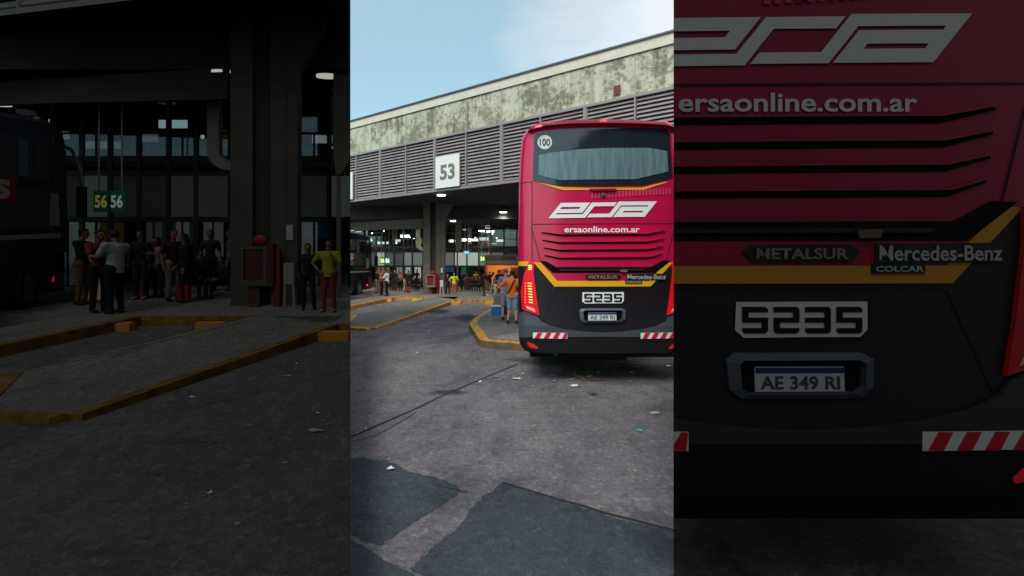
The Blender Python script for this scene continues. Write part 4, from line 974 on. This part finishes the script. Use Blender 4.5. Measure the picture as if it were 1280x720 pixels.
POSE = {
 'stand': {},
 'relaxed': dict(knR=(.13, -.07, .5), anR=(.16, -.02, .09), elL=(-.24, .05, 1.13), wrL=(-.2, -.1, .92)),
 'hip_hand': dict(elL=(-.36, .05, 1.18), wrL=(-.2, -.08, 1.02), elR=(.25, -.06, 1.14), wrR=(.08, -.18, 1.42), knL=(-.11, 0, .5), anL=(-.13, .02, .09), anR=(.13, .0, .09)),
 'hold_out': dict(elL=(-.22, -.12, 1.16), wrL=(-.14, -.36, 1.18), elR=(.22, -.12, 1.16), wrR=(.12, -.36, 1.2), hed=(0, -.05, 1.62)),
 'walk': dict(knL=(-.09, -.2, .55), anL=(-.09, -.30, .12), knR=(.09, .08, .50), anR=(.09, .36, .16), elL=(-.22, .12, 1.14), wrL=(-.22, .1, .9), elR=(.22, -.1, 1.15), wrR=(.14, -.28, 1.12), pel=(0, .0, .93)),
 'back_hip': dict(elL=(-.25, .08, 1.12), wrL=(-.25, .02, .86), elR=(.37, .10, 1.20), wrR=(.24, -.02, .98), anL=(-.14, .02, .09), anR=(.14, .02, .09)),
 'carry': dict(elL=(-.23, .02, 1.12), wrL=(-.22, -.06, .86), elR=(.26, -.03, 1.12), wrR=(.33, -.12, .88)),
 'sit': dict(pel=(0, .12, .52), wai=(0, .14, .66), che=(0, .12, .88), nec=(0, .10, 1.03), hed=(0, .06, 1.18), shL=(-.18, .11, .97), elL=(-.24, .05, .7), wrL=(-.14, -.18, .62), shR=(.18, .11, .97), elR=(.24, .05, .7), wrR=(.14, -.18, .62),
             hiL=(-.1, .08, .50), knL=(-.13, -.34, .50), anL=(-.12, -.34, .09), hiR=(.1, .08, .50), knR=(.13, -.34, .50), anR=(.14, -.36, .09)),
 'phone': dict(elL=(-.24, 0, 1.12), wrL=(-.12, -.24, 1.22), elR=(.24, .02, 1.12), wrR=(.13, -.22, 1.24), hed=(0, -.05, 1.61), anL=(-.12, .02, .09)),
}
PM = {}
def body_meshes(pose, stout, long_sleeve, shorts, hairstyle):
    key = (pose, stout, long_sleeve, shorts, hairstyle)
    if key in PM: return PM[key]
    kb, ks, kt, kf, kh = ('b', pose, stout), ('s', pose, stout, long_sleeve), ('t', pose, stout, shorts), ('f', pose), ('h', pose, hairstyle)
    J = dict(BASEJ); J.update(POSE[pose]); J = {k: Vector(v) for k, v in J.items()}
    if stout:
        for k in ('elL', 'wrL', 'elR', 'wrR', 'shL', 'shR'): J[k] = Vector((J[k].x*1.12, J[k].y, J[k].z))
    st = 1.25 if stout else 1.0
    bm = Lump()
    capsule(bm, J['hiL'], J['hiR'], .095*st); capsule(bm, J['pel'], J['wai'], .115*st, .105*st, .85)
    capsule(bm, J['wai'], J['che'], .105*st, .125*st, .85)
    capsule(bm, J['che']+Vector((-.07, 0, .02)), J['che']+Vector((.07, 0, .02)), .105*st, None, .85)
    capsule(bm, J['shL'], J['shR'], .055*st); capsule(bm, J['che'], J['nec'], .07, .05); capsule(bm, J['nec'], J['hed'], .05, .052)
    h = J['hed']
    bm.ball(h+Vector((0, .01, .02)), .076, .095, .10, 3)
    capsule(bm, h+Vector((0, -.03, -.05)), h+Vector((0, -.05, -.075)), .045, .03)              # jaw and chin
    capsule(bm, h+Vector((0, -.085, .015)), h+Vector((0, -.105, -.018)), .010, .015)           # nose
    for s in (-1, 1):
        capsule(bm, h+Vector((s*.078, .01, .015)), h+Vector((s*.080, .01, -.02)), .014, .011)  # ears
    for S in 'LR':
        sg = -1 if S == 'L' else 1
        capsule(bm, J['sh'+S], J['el'+S], .050*(1+.5*(st-1)), .038); capsule(bm, J['el'+S], J['wr'+S], .037, .025)
        capsule(bm, J['hi'+S], J['kn'+S], .082*st, .055); capsule(bm, J['kn'+S], J['an'+S]+Vector((0, 0, .0)), .052, .036)
        d = (J['wr'+S]-J['el'+S]).normalized(); q = Vector((0, -1, 0)) if abs(d.y) < .7 else Vector((0, 0, 1))
        side = (q-d*q.dot(d)).normalized()
        palm = J['wr'+S]+d*.05
        for k in range(4):
            o = side*(.030-.020*k); L = (.075, .085, .08, .062)[k]
            capsule(bm, J['wr'+S]+d*.01+o*.5, palm+d*.035+o, .012, .0115)
            tip = palm+d*(.035+L*.6)+o; nrm = d.cross(side)*(-sg)
            capsule(bm, palm+d*.03+o, tip, .0100, .009); capsule(bm, tip, tip+d*L*.3+nrm*.014, .009, .008)
        capsule(bm, J['wr'+S]+d*.02+side*.02, palm+side*.055, .012, .010); capsule(bm, palm+side*.055, palm+side*.062+d*.03, .010, .009)
    body = PM.get(kb) or remesh(bm, .0115, 3); PM[kb] = body
    bm = Lump()
    capsule(bm, J['pel']+Vector((0, 0, -.01 if pose != 'sit' else .04)), J['wai'], .138*st, .128*st, .88)
    capsule(bm, J['pel']+Vector((-.05, 0, .0)), J['pel']+Vector((.05, 0, 0)), .118*st, None, .9)
    capsule(bm, J['wai'], J['che'], .128*st, .142*st, .85); capsule(bm, J['che']+Vector((-.075, 0, .02)), J['che']+Vector((.075, 0, .02)), .118*st, None, .85)
    capsule(bm, J['shL'], J['shR'], .068*st); capsule(bm, J['che'], J['nec']+Vector((0, 0, -.03)), .10, .062)
    for S in 'LR':
        e = J['el'+S]; s0 = J['sh'+S]
        if long_sleeve: capsule(bm, s0, e, .070, .052); capsule(bm, e, e.lerp(J['wr'+S], .9), .052, .038)
        else: capsule(bm, s0, s0.lerp(e, .72), .070*(1+.4*(st-1)), .062*(1+.4*(st-1)))
    if pose != 'sit': capsule(bm, J['pel'], J['pel']+Vector((0, 0, -.12)), .135*st, .135*st, .92)
    if ks in PM: shirt = PM[ks]
    else:
        shirt = remesh(bm, .016, 4); PM[ks] = shirt
        if pose != 'sit': cut_flat(shirt, J['pel'].z-.10)
    bm = Lump()
    capsule(bm, J['hiL'], J['hiR'], .112*st); capsule(bm, J['pel'], J['pel']+Vector((0, 0, .05)), .122*st, .118*st, .88)
    for S in 'LR':
        hp, kn, an = J['hi'+S], J['kn'+S], J['an'+S]
        if shorts: capsule(bm, hp, hp.lerp(kn, .95), .100*st, .082)
        else: capsule(bm, hp, kn, .098*st, .068); capsule(bm, kn, kn.lerp(an, .97), .067, .056)
    trousers = PM.get(kt) or remesh(bm, .016, 4); PM[kt] = trousers
    bm = Lump()
    for S in 'LR':
        an = J['an'+S]
        capsule(bm, an+Vector((0, .03, -.045)), an+Vector((0, -.13, -.055)), .042, .034); capsule(bm, an+Vector((0, .02, 0)), an+Vector((0, 0, -.04)), .045, .042)
    shoes = PM.get(kf) or remesh(bm, .014, 2); PM[kf] = shoes
    bm = bmesh.new(); c = h+Vector((0, .022, .035))
    if hairstyle != 'bald':
        bmesh.ops.create_icosphere(bm, subdivisions=3, radius=1, matrix=Matrix.Translation(c) @ Matrix.Diagonal((.088, .100, .098, 1)))
        # keep the face free
        kill = [v for v in bm.verts if (v.co.y < h.y-.045 and v.co.z < h.z+.058) or (v.co.z < h.z-.055)]
        bmesh.ops.delete(bm, geom=kill, context='VERTS')
        bmesh.ops.holes_fill(bm, edges=[e for e in bm.edges if e.is_boundary], sides=0)
        if hairstyle == 'long':
            for q in range(7): bmesh.ops.create_icosphere(bm, subdivisions=2, radius=.078-.003*q, matrix=Matrix.Translation(h+Vector((0, .055+.006*q, -.035*q))))
        if hairstyle == 'bun': bmesh.ops.create_icosphere(bm, subdivisions=2, radius=.045, matrix=Matrix.Translation(h+Vector((0, .09, .09))))
    else:
        bmesh.ops.create_icosphere(bm, subdivisions=3, radius=1, matrix=Matrix.Translation(c) @ Matrix.Diagonal((.082, .094, .086, 1)))
        kill = [v for v in bm.verts if v.co.z < h.z+.03 and (v.co.y < h.y+.0 or v.co.z < h.z-.03)]
        bmesh.ops.delete(bm, geom=kill, context='VERTS'); bmesh.ops.holes_fill(bm, edges=[e for e in bm.edges if e.is_boundary], sides=0)
    hair = PM.get(kh) or remesh(bm, .013, 2); PM[kh] = hair
    ey = []
    for s in (-1, 1):
        bm = bmesh.new(); bmesh.ops.create_icosphere(bm, subdivisions=2, radius=.0125, matrix=Matrix.Translation(h+Vector((s*.03, -.083, .018))))
        e = bpy.data.meshes.new('eye'); bm.to_mesh(e); bm.free(); e.materials.append(None); ey.append(e)
    bm = bmesh.new(); bmesh.ops.create_icosphere(bm, subdivisions=2, radius=1, matrix=Matrix.Translation(h+Vector((0, -.083, -.045))) @ Matrix.Diagonal((.022, .008, .006, 1)))
    mouth = bpy.data.meshes.new('mouth'); bm.to_mesh(mouth); bm.free(); mouth.materials.append(None)
    PM[key] = dict(body=body, shirt=shirt, trousers=trousers, shoes=shoes, hair=hair, eye=ey[0], eye2=ey[1], mouth=mouth, J=J)
    return PM[key]
SKIN = hexc(196, 140, 112)
def person(px, py, hpx, rot, pose, shirt, trous, label, hair='short', haircol=(26, 20, 18), shoe=(30, 28, 28), stout=False, ls=False, shorts=False, skin=SKIN, floor=.15, group=None, Y=None, wf=.055, strap=None):
    if Y is None: Y = FX*(CH-floor)/(py-HY)
    x = (px-640)/FX*Y
    if not visible((x+.2, Y, floor)): return None
    hgt = 1.74 if pose != 'sit' else 1.30
    s = hpx*Y/FX/hgt
    t = thing('person', label, 'person', (x, Y, floor), group)
    t.rotation_euler = (0, 0, R(rot)); t.scale = (s, s, s)
    M = body_meshes(pose, stout, ls, shorts, hair)
    ms = dict(body=mat('skin_%d' % int(skin[0]*1000), skin, .55, wf=wf), shirt=mat('cloth_%d_%d_%d' % tuple(shirt), hexc(*shirt), .85, noise=.15, nscale=9, wf=wf),
              trousers=mat('cloth_%d_%d_%d' % tuple(trous), hexc(*trous), .85, noise=.15, nscale=9, wf=wf), shoes=mat('shoe_%d_%d_%d' % tuple(shoe), hexc(*shoe), .6, wf=wf),
              hair=mat('hair_%d_%d_%d' % tuple(haircol), hexc(*haircol), .7, wf=wf), eye=mat('eye', hexc(24, 18, 16), .3), eye2=mat('eye', hexc(24, 18, 16), .3), mouth=mat('lips', hexc(130, 62, 58), .5))
    for k in ('body', 'shirt', 'trousers', 'shoes', 'hair', 'eye', 'eye2', 'mouth'):
        nm = {'trousers': 'shorts' if shorts else 'trousers', 'eye2': 'eye'}.get(k, k)
        o = bpy.data.objects.new(nm, M[k]); COL.objects.link(o); o.parent = t
        o.material_slots[0].link = 'OBJECT'; o.material_slots[0].material = ms[k]
    if strap:
        J = M['J']; mb = MB()
        P = [J['shL']+Vector((.06, .02, .075)), J['che']+Vector((-.06, .155, .06)), J['wai']+Vector((.05, .175, .02)), J['pel']+Vector((.17, .10, .02))]
        for a, b in zip(P, P[1:]): mb.tube(a, b, .018, n=8)
        bmesh.ops.remove_doubles(mb.bm, verts=mb.bm.verts, dist=.0001)
        for v in mb.bm.verts: pass
        me = bpy.data.meshes.new('bag_strap'); mb.bm.to_mesh(me); me.materials.append(mat('black_strap', hexc(26, 22, 24), .6))
        o = bpy.data.objects.new('bag_strap', me); COL.objects.link(o); o.parent = t
    return t

def crowd():
    W = WING
    L = lambda a, b: b if W else a
    person(483.5, 370, 33, -100, 'hold_out', (232, 232, 236), (22, 20, 26), L('man in white shirt and black trousers talking beside the blue coach', 'man in pale shirt with his back turned beside the dark coach, in the left band'), ls=False, stout=True, wf=.05)
    person(477.0, 369.4, 32.5, 75, 'hold_out', (150, 70, 62), (34, 24, 26), L('man in reddish shirt facing the white shirted man', 'added copy of the man in darkened reddish shirt reaching out toward the man in pale shirt'), wf=.05)
    person(470.5, 366.5, 30, 100, 'hold_out', (20, 18, 22), (150, 118, 84), L('person in black top and tan trousers standing by the coach nose', 'person in black top and tan trousers at the nose of the darkened blue coach copy'), ls=True, wf=.05)
    person(567.8, 369.3, 28.2, 5, 'hip_hand', (196, 208, 40), (190, 70, 58), L('woman in lime yellow top and coral trousers with a hand on her hip', 'woman in darkened yellow top and coral trousers at right edge of the added wing copy'), hair='bun', stout=True, shoe=(200, 150, 130), wf=.05)
    person(559.5, 368.5, 26, 20, 'relaxed', (24, 24, 30), (28, 30, 40), L('person in black standing left of the yellow topped woman', 'added copy of the person in black beside the darkened yellow topped woman'), hair='long', ls=True)
    # waiting crowd left of the column
    person(493.5, 364.4, 27, 10, 'stand', (26, 26, 30), (40, 48, 70), L('person in black top and blue jeans among the crowd left of the column', 'dim person in black top and jeans left in the dark crowd'), ls=True, shoe=(200, 200, 200))
    person(500.5, 363.8, 24, -15, 'phone', (190, 150, 160), (24, 22, 30), L('woman in pinkish top and black trousers in the crowd left of the column', 'dim woman in pinkish top in the dark crowd'), hair='long')
    person(506.5, 365, 28, 60, 'stand', (70, 24, 34), (170, 160, 140), L('person in dark red top and pale trousers in the crowd left of the column', 'dim person in dark red top and pale trousers in the dark crowd'))
    person(510.5, 365.5, 27, -40, 'relaxed', (22, 20, 22), (26, 24, 24), L('person all in black by the little red bag', 'dim person all in black near the red bag'), hair='long', ls=True)
    person(521, 361.2, 24, 20, 'stand', (50, 26, 30), (24, 22, 26), L('person in dark maroon silhouetted against the lit door', 'dim person silhouetted against the lit door'))
    person(516.5, 363.6, 17, 15, 'sit', (28, 24, 30), (20, 20, 26), L('person in black sitting left of the column', 'dim seated person left of the column'), ls=True)
    person(524.5, 364.0, 16.5, -20, 'sit', (60, 28, 40), (24, 22, 30), L('person in plum top sitting beside the column', 'dim person in plum top sitting beside the column'), ls=True)
    person(529.0, 361.0, 24, -60, 'stand', (120, 112, 104), (28, 26, 26), L('person in grey top half hidden behind the column', 'dim person in grey top half hidden by the column'))
    if W: return
    person(489, 362.5, 25, 160, 'stand', (40, 44, 40), (60, 54, 50), 'person in dark green top seen behind the white shirted man', ls=True)
    person(577, 364.5, 24, 20, 'walk', (34, 30, 40), (26, 26, 34), 'person in dark clothes walking right of the yellow topped woman', shoe=(190, 190, 190))
    person(583.5, 362, 20, 0, 'sit', (170, 60, 76), (40, 28, 36), 'person in pink top sitting behind the big maroon suitcase', ls=True, skin=hexc(150, 98, 78))
    person(595, 361.5, 22.5, 5, 'phone', (206, 168, 40), (30, 26, 30), 'person in mustard yellow shirt holding a phone in the crowd', skin=hexc(170, 116, 90))
    person(590.5, 363.0, 17.5, 20, 'sit', (52, 46, 50), (24, 22, 28), 'person in grey top sitting left of the mustard shirt', ls=True)
    person(599.5, 363.2, 18, -15, 'sit', (120, 26, 34), (26, 22, 28), 'person in red top sitting right of the mustard shirt', ls=True)
    person(604, 362.6, 20, 10, 'relaxed', (40, 26, 30), (30, 26, 28), 'person in black standing near the black post', ls=True)
    person(608.5, 364.8, 24, 60, 'stand', (110, 24, 34), (196, 150, 120), 'person in dark red shirt and pale shorts before the orange kiosk', shorts=True, shoe=(200, 200, 200))
    person(612.3, 362.5, 23, -30, 'stand', (60, 22, 26), (40, 26, 28), 'person in maroon top left in the kiosk doorway')
    person(616.4, 370.8, 30.5, 115, 'walk', (176, 120, 112), (128, 122, 116), 'woman walking in grey trousers and white shoes toward the luggage', hair='long', shoe=(220, 216, 210))
    person(624.5, 366.5, 28.5, 185, 'stand', (96, 16, 28), (70, 14, 22), 'person in dark red seen from behind at the kiosk', ls=True)
    # the two men with the luggage
    person(632.3, 398, 64.5, 190, 'carry', (128, 134, 168), (150, 158, 176), 'man with shaved head in grey blue shirt holding the suitcase handle', hair='bald', haircol=(120, 96, 84), shorts=True, stout=False, skin=hexc(214, 156, 136), Y=13.8)
    person(640.3, 403.6, 67, 172, 'back_hip', (236, 118, 32), (140, 168, 190), 'man in orange shirt and pale denim shorts seen from behind with a black strap', hair='short', haircol=(44, 26, 26), shorts=True, stout=True, shoe=(28, 26, 30), skin=hexc(220, 158, 136), Y=12.9, strap=True)

def suitcase(px0, px1, py1, py0, col, label, Y=None, handle=False, group='suitcases on the concourse', name='suitcase', wf=None):
    if Y is None: Y = FX*(CH-.15)/(py1-HY)
    x0, x1 = (px0-640)/FX*Y, (px1-640)/FX*Y; z1 = .15+(py1-py0)*Y/FX
    if not visible((x1, Y, .15)): return
    t = thing(name, label, 'suitcase', ((x0+x1)/2, Y+.12, .15), group)
    m = mat('case_%d_%d_%d' % tuple(col), hexc(*col), .5, noise=.1, wf=wf)
    mb = MB(); mb.box(x0, x1, Y, Y+.26, .20, z1); mb.build('shell', m, t, bevel=.035)
    mb = MB()
    for k in range(4): xx = x0+(x1-x0)*(.2+.2*k); mb.box(xx-.008, xx+.008, Y-.006, Y+.002, .26, z1-.07)
    mb.build('rib', mat('case_rib_%d' % col[0], tuple(v*.6 for v in hexc(*col)), .5), t)
    for xx in (x0+.06, x1-.06):
        mb = MB(); mb.tube((xx-.015, Y+.05, .175), (xx+.015, Y+.05, .175), .025); mb.build('wheel', mat('case_wheel', hexc(25, 25, 25), .6), t)
    mb = MB(); xc = (x0+x1)/2; hz = z1+(.32 if handle else .05); hw = .12 if handle else .07; r = .03 if handle else .01
    mb.tube((xc-hw, Y+.13, z1-.02), (xc-hw, Y+.13, hz), r); mb.tube((xc+hw, Y+.13, z1-.02), (xc+hw, Y+.13, hz), r); mb.tube((xc-hw-r, Y+.13, hz), (xc+hw+r, Y+.13, hz), r*1.1)
    mb.build('handle', mat('case_handle' if handle else 'case_grip', hexc(220, 220, 216) if handle else hexc(30, 30, 30), .4), t)

def props():
    L = WORD
    suitcase(578+2, 588.5, 362.6, 347.8, (110, 44, 56), 'big maroon suitcase standing in the crowd behind the concourse kerb') if not WING else None
    # pale box beside the coach nose
    Y = 27.6; x0, x1 = (469.5-640)/FX*Y, (478-640)/FX*Y
    t = thing('parcel_box', L('tall cream cardboard box beside the blue coach nose', 'tall darkened cream box beside the nose of the darkened blue coach copy'), 'box', ((x0+x1)/2, Y, .15))
    mb = MB(); mb.box(x0, x1, Y, Y+.5, .15, .86); mb.build('carton', mat('carton', hexc(216, 184, 140), .8, noise=.1, wf=.2), t)
    mb = MB(); mb.box((x0+x1)/2-.03, (x0+x1)/2+.03, Y-.004, Y+.504, .16, .864); mb.build('tape', mat('tape', hexc(170, 140, 96), .5, wf=.2), t)
    suitcase(495.3-4, 495.5, 364.4, 356.5, (150, 34, 70), L('pink red holdall on the floor by the crowd', 'darkened pink holdall on the floor of the added wing copy'), group=None, name='holdall')
    suitcase(508, 512, 366, 359, (170, 26, 30), L('small red bag on the floor left of the column', 'small darkened red bag left of the column in the added wing copy'), group=None, name='bag')
    if WING: return
    # black post
    Y = 24.0; x = (605-640)/FX*Y
    t = thing('queue_post', 'thin black post on the concourse kerb between the crowd and the suitcases', 'post', (x, Y, .15))
    mb = MB(); mb.tube((x, Y, .2), (x, Y, 1.25), .04); mb.build('pole', mat('post_black', hexc(24, 22, 24), .5), t)
    mb = MB(); mb.tube((x, Y, .15), (x, Y, .2), .14, .08, n=16); mb.build('base', mat('post_black', hexc(24, 22, 24), .5), t)
    # luggage by the two men
    Yc = FX*1.75/(394.5-HY); x0, x1 = (614-640)/FX*Yc, (629.5-640)/FX*Yc
    t = thing('cool_box', 'blue cool box with white lid standing before the grey suitcase', 'cool box', ((x0+x1)/2, Yc+.14, .15))
    mb = MB(); mb.box(x0, x1, Yc, Yc+.3, .15, .44); mb.build('tub', mat('cooler_blue', hexc(28, 112, 190), .4), t, bevel=.02)
    mb = MB(); mb.box(x0-.01, x1+.01, Yc-.01, Yc+.31, .442, .50); mb.build('lid', mat('cooler_white', hexc(225, 225, 230), .4), t, bevel=.015)
    mb = MB(); mb.box(x0+.03, x1-.03, Yc+.10, Yc+.2, .501, .53); mb.build('handle', mat('cooler_red', hexc(196, 62, 50), .4), t)
    suitcase(616.8, 629.5, 391.5, 367.5, (140, 128, 116), 'grey brown suitcase with tall white handle behind the blue cool box', Y=Yc+.45, handle=True, group='suitcases beside the two men')
    suitcase(627.5, 634, 393, 368.5, (58, 50, 78), 'dark purple suitcase between the grey suitcase and the man in orange', Y=Yc+.2, group='suitcases beside the two men')

def litter(points, dark=False):
    random.seed(11+dark)
    for i, (px, py, wx, what) in enumerate(points):
        p = gp(px, py)
        if not visible((p.x+.1, p.y, 0)): continue
        col = {'w': (225, 225, 222), 'c': (70, 190, 210), 't': (120, 90, 60), 'g': (150, 148, 140)}[what]
        wd = wx*p.y/FX
        mb = MB(); n = 7; vs = []
        for k in range(n):
            a = k*2*math.pi/n; r = wd*random.uniform(.18, .55)
            vs.append((p.x+math.cos(a)*r, p.y+math.sin(a)*r*.9, .012+random.uniform(0, .015)))
        c = mb.bm.verts.new((p.x+wd*.1, p.y, .022)); vv = [mb.bm.verts.new(v) for v in vs]
        for k in range(n): mb.bm.faces.new((vv[k], vv[(k+1) % n], c))
        o = mb.build('litter', mat('litter_%s' % what, hexc(*col), .8, wf=.12))
        names = {'w': 'scrap of white paper', 'c': 'turquoise scrap of plastic', 't': 'brown dead leaf', 'g': 'grey paper scrap'}
        if o:
            o['label'] = (names[what]+(' lying on the dark ramp of the left wing' if dark else ' lying on the worn yard paving')) if what != 'c' else 'single turquoise scrap of plastic on the paving right of centre'
            o['category'] = 'litter'; o['group'] = ('litter %s on the dark ramp' if dark else 'litter %s on the yard') % {'w': 'paper', 'c': 'plastic', 't': 'leaves', 'g': 'grey scraps'}[what]

# ================================================================== assemble
terminal(); ceiling_lights(); platform(); signs(); hose_cabinet(); kiosk(); blue_coach()
fascia_sign('53', .74, -.75, 5.49, 7.0, 'square white board with number 53 on the grey louvres')
fascia_sign('54', 8.55, 7.07, 5.49, 7.0, 'square white board with number 54, cut by the left edge of the bright view')
crowd(); props()
coach_rear('crimson long distance coach with lit tail lamps and fleet number 5235')
litter([(457, 374, 2.5, 'w'), (547, 384.7, 3, 'w'), (551, 395.5, 5, 'w'), (514, 403.5, 3, 'w'), (537, 414.5, 5, 'w'), (525, 393.5, 3, 'g'), (594, 394, 4, 'w'), (608, 433, 4.5, 'w'), (514, 432.4, 3, 'w'), (521.5, 441.5, 4.5, 'w'), (564, 409.5, 4, 'g'), (570, 409.2, 3.5, 'w'), (562, 417.3, 10, 'g'),
        (489, 588, 13, 'w'), (458, 537.5, 5, 'w'), (717, 483, 13, 'w'), (600, 478.5, 7, 'w'), (620, 472, 12, 'g'), (646, 474, 14, 'w'), (654, 468.5, 8, 'w'), (799, 540, 8, 'c'), (793.5, 591, 4, 'w'), (836, 458, 9, 'w'), (821, 518, 16, 'g'), (787, 450, 10, 'g'), (724, 471, 16, 't'), (741, 475, 14, 't'), (733, 468, 12, 't'), (690, 470, 12, 'g'), (765, 536.5, 5, 't'), (785, 549, 5, 't'), (668, 533, 6, 'g'), (640, 462, 6, 'g'), (450, 460, 8, 'g')])

random.seed(31)
litter([(random.gauss(722, 26), random.gauss(470, 4.5), random.uniform(4, 11), random.choice('ttgt')) for _ in range(26)]
       + [(random.uniform(660, 838), random.uniform(458, 500), random.uniform(3, 7), random.choice('tgg')) for _ in range(14)])
# loose grit and rubble, thicker along the broken patch edges
def grit():
    random.seed(77); mb = Lump()
    E = [(438, 573), (480, 575), (519, 592), (571, 611), (591, 622), (556, 640), (514, 668), (476, 684), (500, 712), (545, 684), (590, 640), (629, 604), (700, 626), (770, 648), (842, 664)]
    P = []
    for a, b in zip(E, E[1:]):
        for _ in range(26): t = random.random(); P.append((a[0]+(b[0]-a[0])*t+random.gauss(0, 6), a[1]+(b[1]-a[1])*t+random.gauss(0, 4), random.uniform(.003, .009)))
    for _ in range(70): t = random.random(); P.append((556-70*t+random.gauss(0, 18), 628+62*t+random.gauss(0, 10), random.uniform(.003, .009)))
    for _ in range(300): P.append((random.uniform(436, 845), 440+random.random()**1.4*290, random.uniform(.003, .010)))
    for px, py, r in P:
        g = gp(px, py)
        if g.x < -RAY*g.y or g.x > RAY*g.y: continue
        r *= (.5 if g.y < 5 else 1.0)
        mb.ball((g.x, g.y, .004+r*.3), r*random.uniform(.7, 1.5), r*random.uniform(.7, 1.5), r*.6, 1)
    me = bpy.data.meshes.new('grit'); me.from_pydata(mb.v, [], mb.f); me.materials.append(mat('grit_stone', hexc(104, 98, 94), .9, noise=.6, nscale=30))
    o = bpy.data.objects.new('grit', me); COL.objects.link(o); o['kind'] = 'stuff'; o['label'] = 'loose grit and small rubble scattered over the worn yard paving'; o['category'] = 'grit'
grit()
# lamps of the lit hall behind the glass
def hall_lamps():
    random.seed(4)
    for k, (px, py, wd, es, c) in enumerate(((478, 304, 1.0, 1.2, (1, 1, .9)), (506, 295.5, .7, 6, (.75, 1, .95)), (509, 308, 1.0, 1.6, (1, .9, .5)), (496, 301, .5, 1.0, (1, .95, .8)), (580, 300, 1.1, 3.5, (1, 1, .9)), (588, 300, 1.2, 3.0, (.95, 1, .85)), (613, 290, .6, 6, (1, 1, .9)), (604, 299, .9, 1.8, (1, .95, .8)), (604, 308, .8, 1.6, (1, .75, .4)), (565, 301.5, .5, 3, (1, 1, .95)), (610, 284, .5, 1.5, (1, 1, .95)), (625, 301, .6, 1.2, (1, .9, .8)), (617, 306, .5, 1.0, (.9, 1, .9)), (460, 300, .6, 1.5, (.9, 1, 1)))):
        Y = 36.5; x = (px-640)/FX*Y; z = CH+(HY-py)/FX*Y
        if not visible((x+wd, Y, z)): continue
        wh = ['over the dark coach', 'brightest, above the left crowd', 'yellowish, above the left crowd', 'small, between two mullions', 'long and cream, right of the hanging pier', 'second long cream one right of the hanging pier', 'bright one high near the kiosk', 'pale one above the 54 sign', 'orange one above the 54 sign', 'small one right of the big column', 'faint one at the top near the kiosk', 'faint one above the kiosk', 'faint greenish one above the kiosk', 'faint one above the coach roof'][k]
        t = thing('hall_lamp', WORD('lit lamp inside the glass hall, ', 'dim lamp inside the dark wing hall, ')+wh, 'lamp', (x, Y, z))
        mb = MB(); mb.box(x-wd/2, x+wd/2, Y, Y+.2, z-.08, z+.12); mb.build('tube', mat('hall_tube_%d' % k, (.8, .8, .8), .5, emit=c, es=es*.7), t)
        mb = MB(); mb.box(x-wd/2-.02, x+wd/2+.02, Y-.02, Y+.25, z+.121, z+.16); mb.box(x-.01, x+.01, Y+.08, Y+.1, z+.16, 5.0); mb.build('housing', mat('hall_lamp_housing', hexc(110, 110, 110), .5), t)
    for x in ((-11, -4, 1) if not WING else (-8,)):
        l = bpy.data.lights.new('hall_light', 'AREA'); l.energy = 18 if not WING else 2; l.size = 3; l.color = (1, .97, .88)
        o = bpy.data.objects.new('hall_light', l); COL.objects.link(o); o.location = T((x, 36, 4.8))
hall_lamps()

def small_lamps():
    random.seed(21)
    for k in range(22):
        px = random.uniform(452, 628); py = random.choice((random.uniform(288, 306), random.uniform(316, 331)))
        Y = random.uniform(33.5, 38); x = (px-640)/FX*Y; z = CH+(HY-py)/FX*Y
        if not visible((x+.1, Y, z)): continue
        c = random.choice(((1, .8, .5), (1, .95, .85), (.8, 1, .95)))
        mb = MB(); mb.sphere((x, Y, z), .055, n=8)
        o = mb.build('pendant_lamp', mat('pendant_%d' % int(c[2]*100), (.8, .8, .8), .5, emit=c, es=5))
        tag(o, WORD('tiny pendant lamp shining inside the glass hall behind the crowd', 'tiny faint pendant lamp inside the dark wing hall'), 'lamp', WORD('pendant lamps in the hall', 'pendant lamps in the dark wing hall'))
small_lamps()
# added near copy of the bays on a ramp, shade put into its colours
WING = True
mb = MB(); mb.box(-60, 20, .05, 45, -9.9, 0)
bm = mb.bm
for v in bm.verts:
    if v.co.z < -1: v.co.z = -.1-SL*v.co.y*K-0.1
mb.build('ramp', G_dark, kind='structure')  # added ramp under the wing copy, shade put into its colour
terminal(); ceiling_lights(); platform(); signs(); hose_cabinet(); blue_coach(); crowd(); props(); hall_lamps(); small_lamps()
litter([((bx/3.17)+438, 360+(by-360)/3.17, wx/3.17, c) for bx, by, wx, c in ((345, 437, 5, 'w'), (386, 441, 5, 'w'), (358, 471, 14, 'w'), (241, 498, 8, 'w'), (312, 534, 12, 'g'), (242, 589, 8, 'w'), (264, 618, 13, 'w'), (235, 633, 8, 'g'), (297, 658, 9, 'g'), (372, 456, 6, 'w'), (275, 468, 7, 'g'), (395, 540, 34, 'g'), (398, 518, 6, 'w'), (418, 517, 6, 'g'), (357, 581, 10, 'g'), (132, 591, 10, 't'))], True)
WING = False
# added copy of the red coach at the right, its livery colours darkened throughout
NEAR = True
coach_rear('very close darkened copy of the crimson coach rear filling the right side of the photo')
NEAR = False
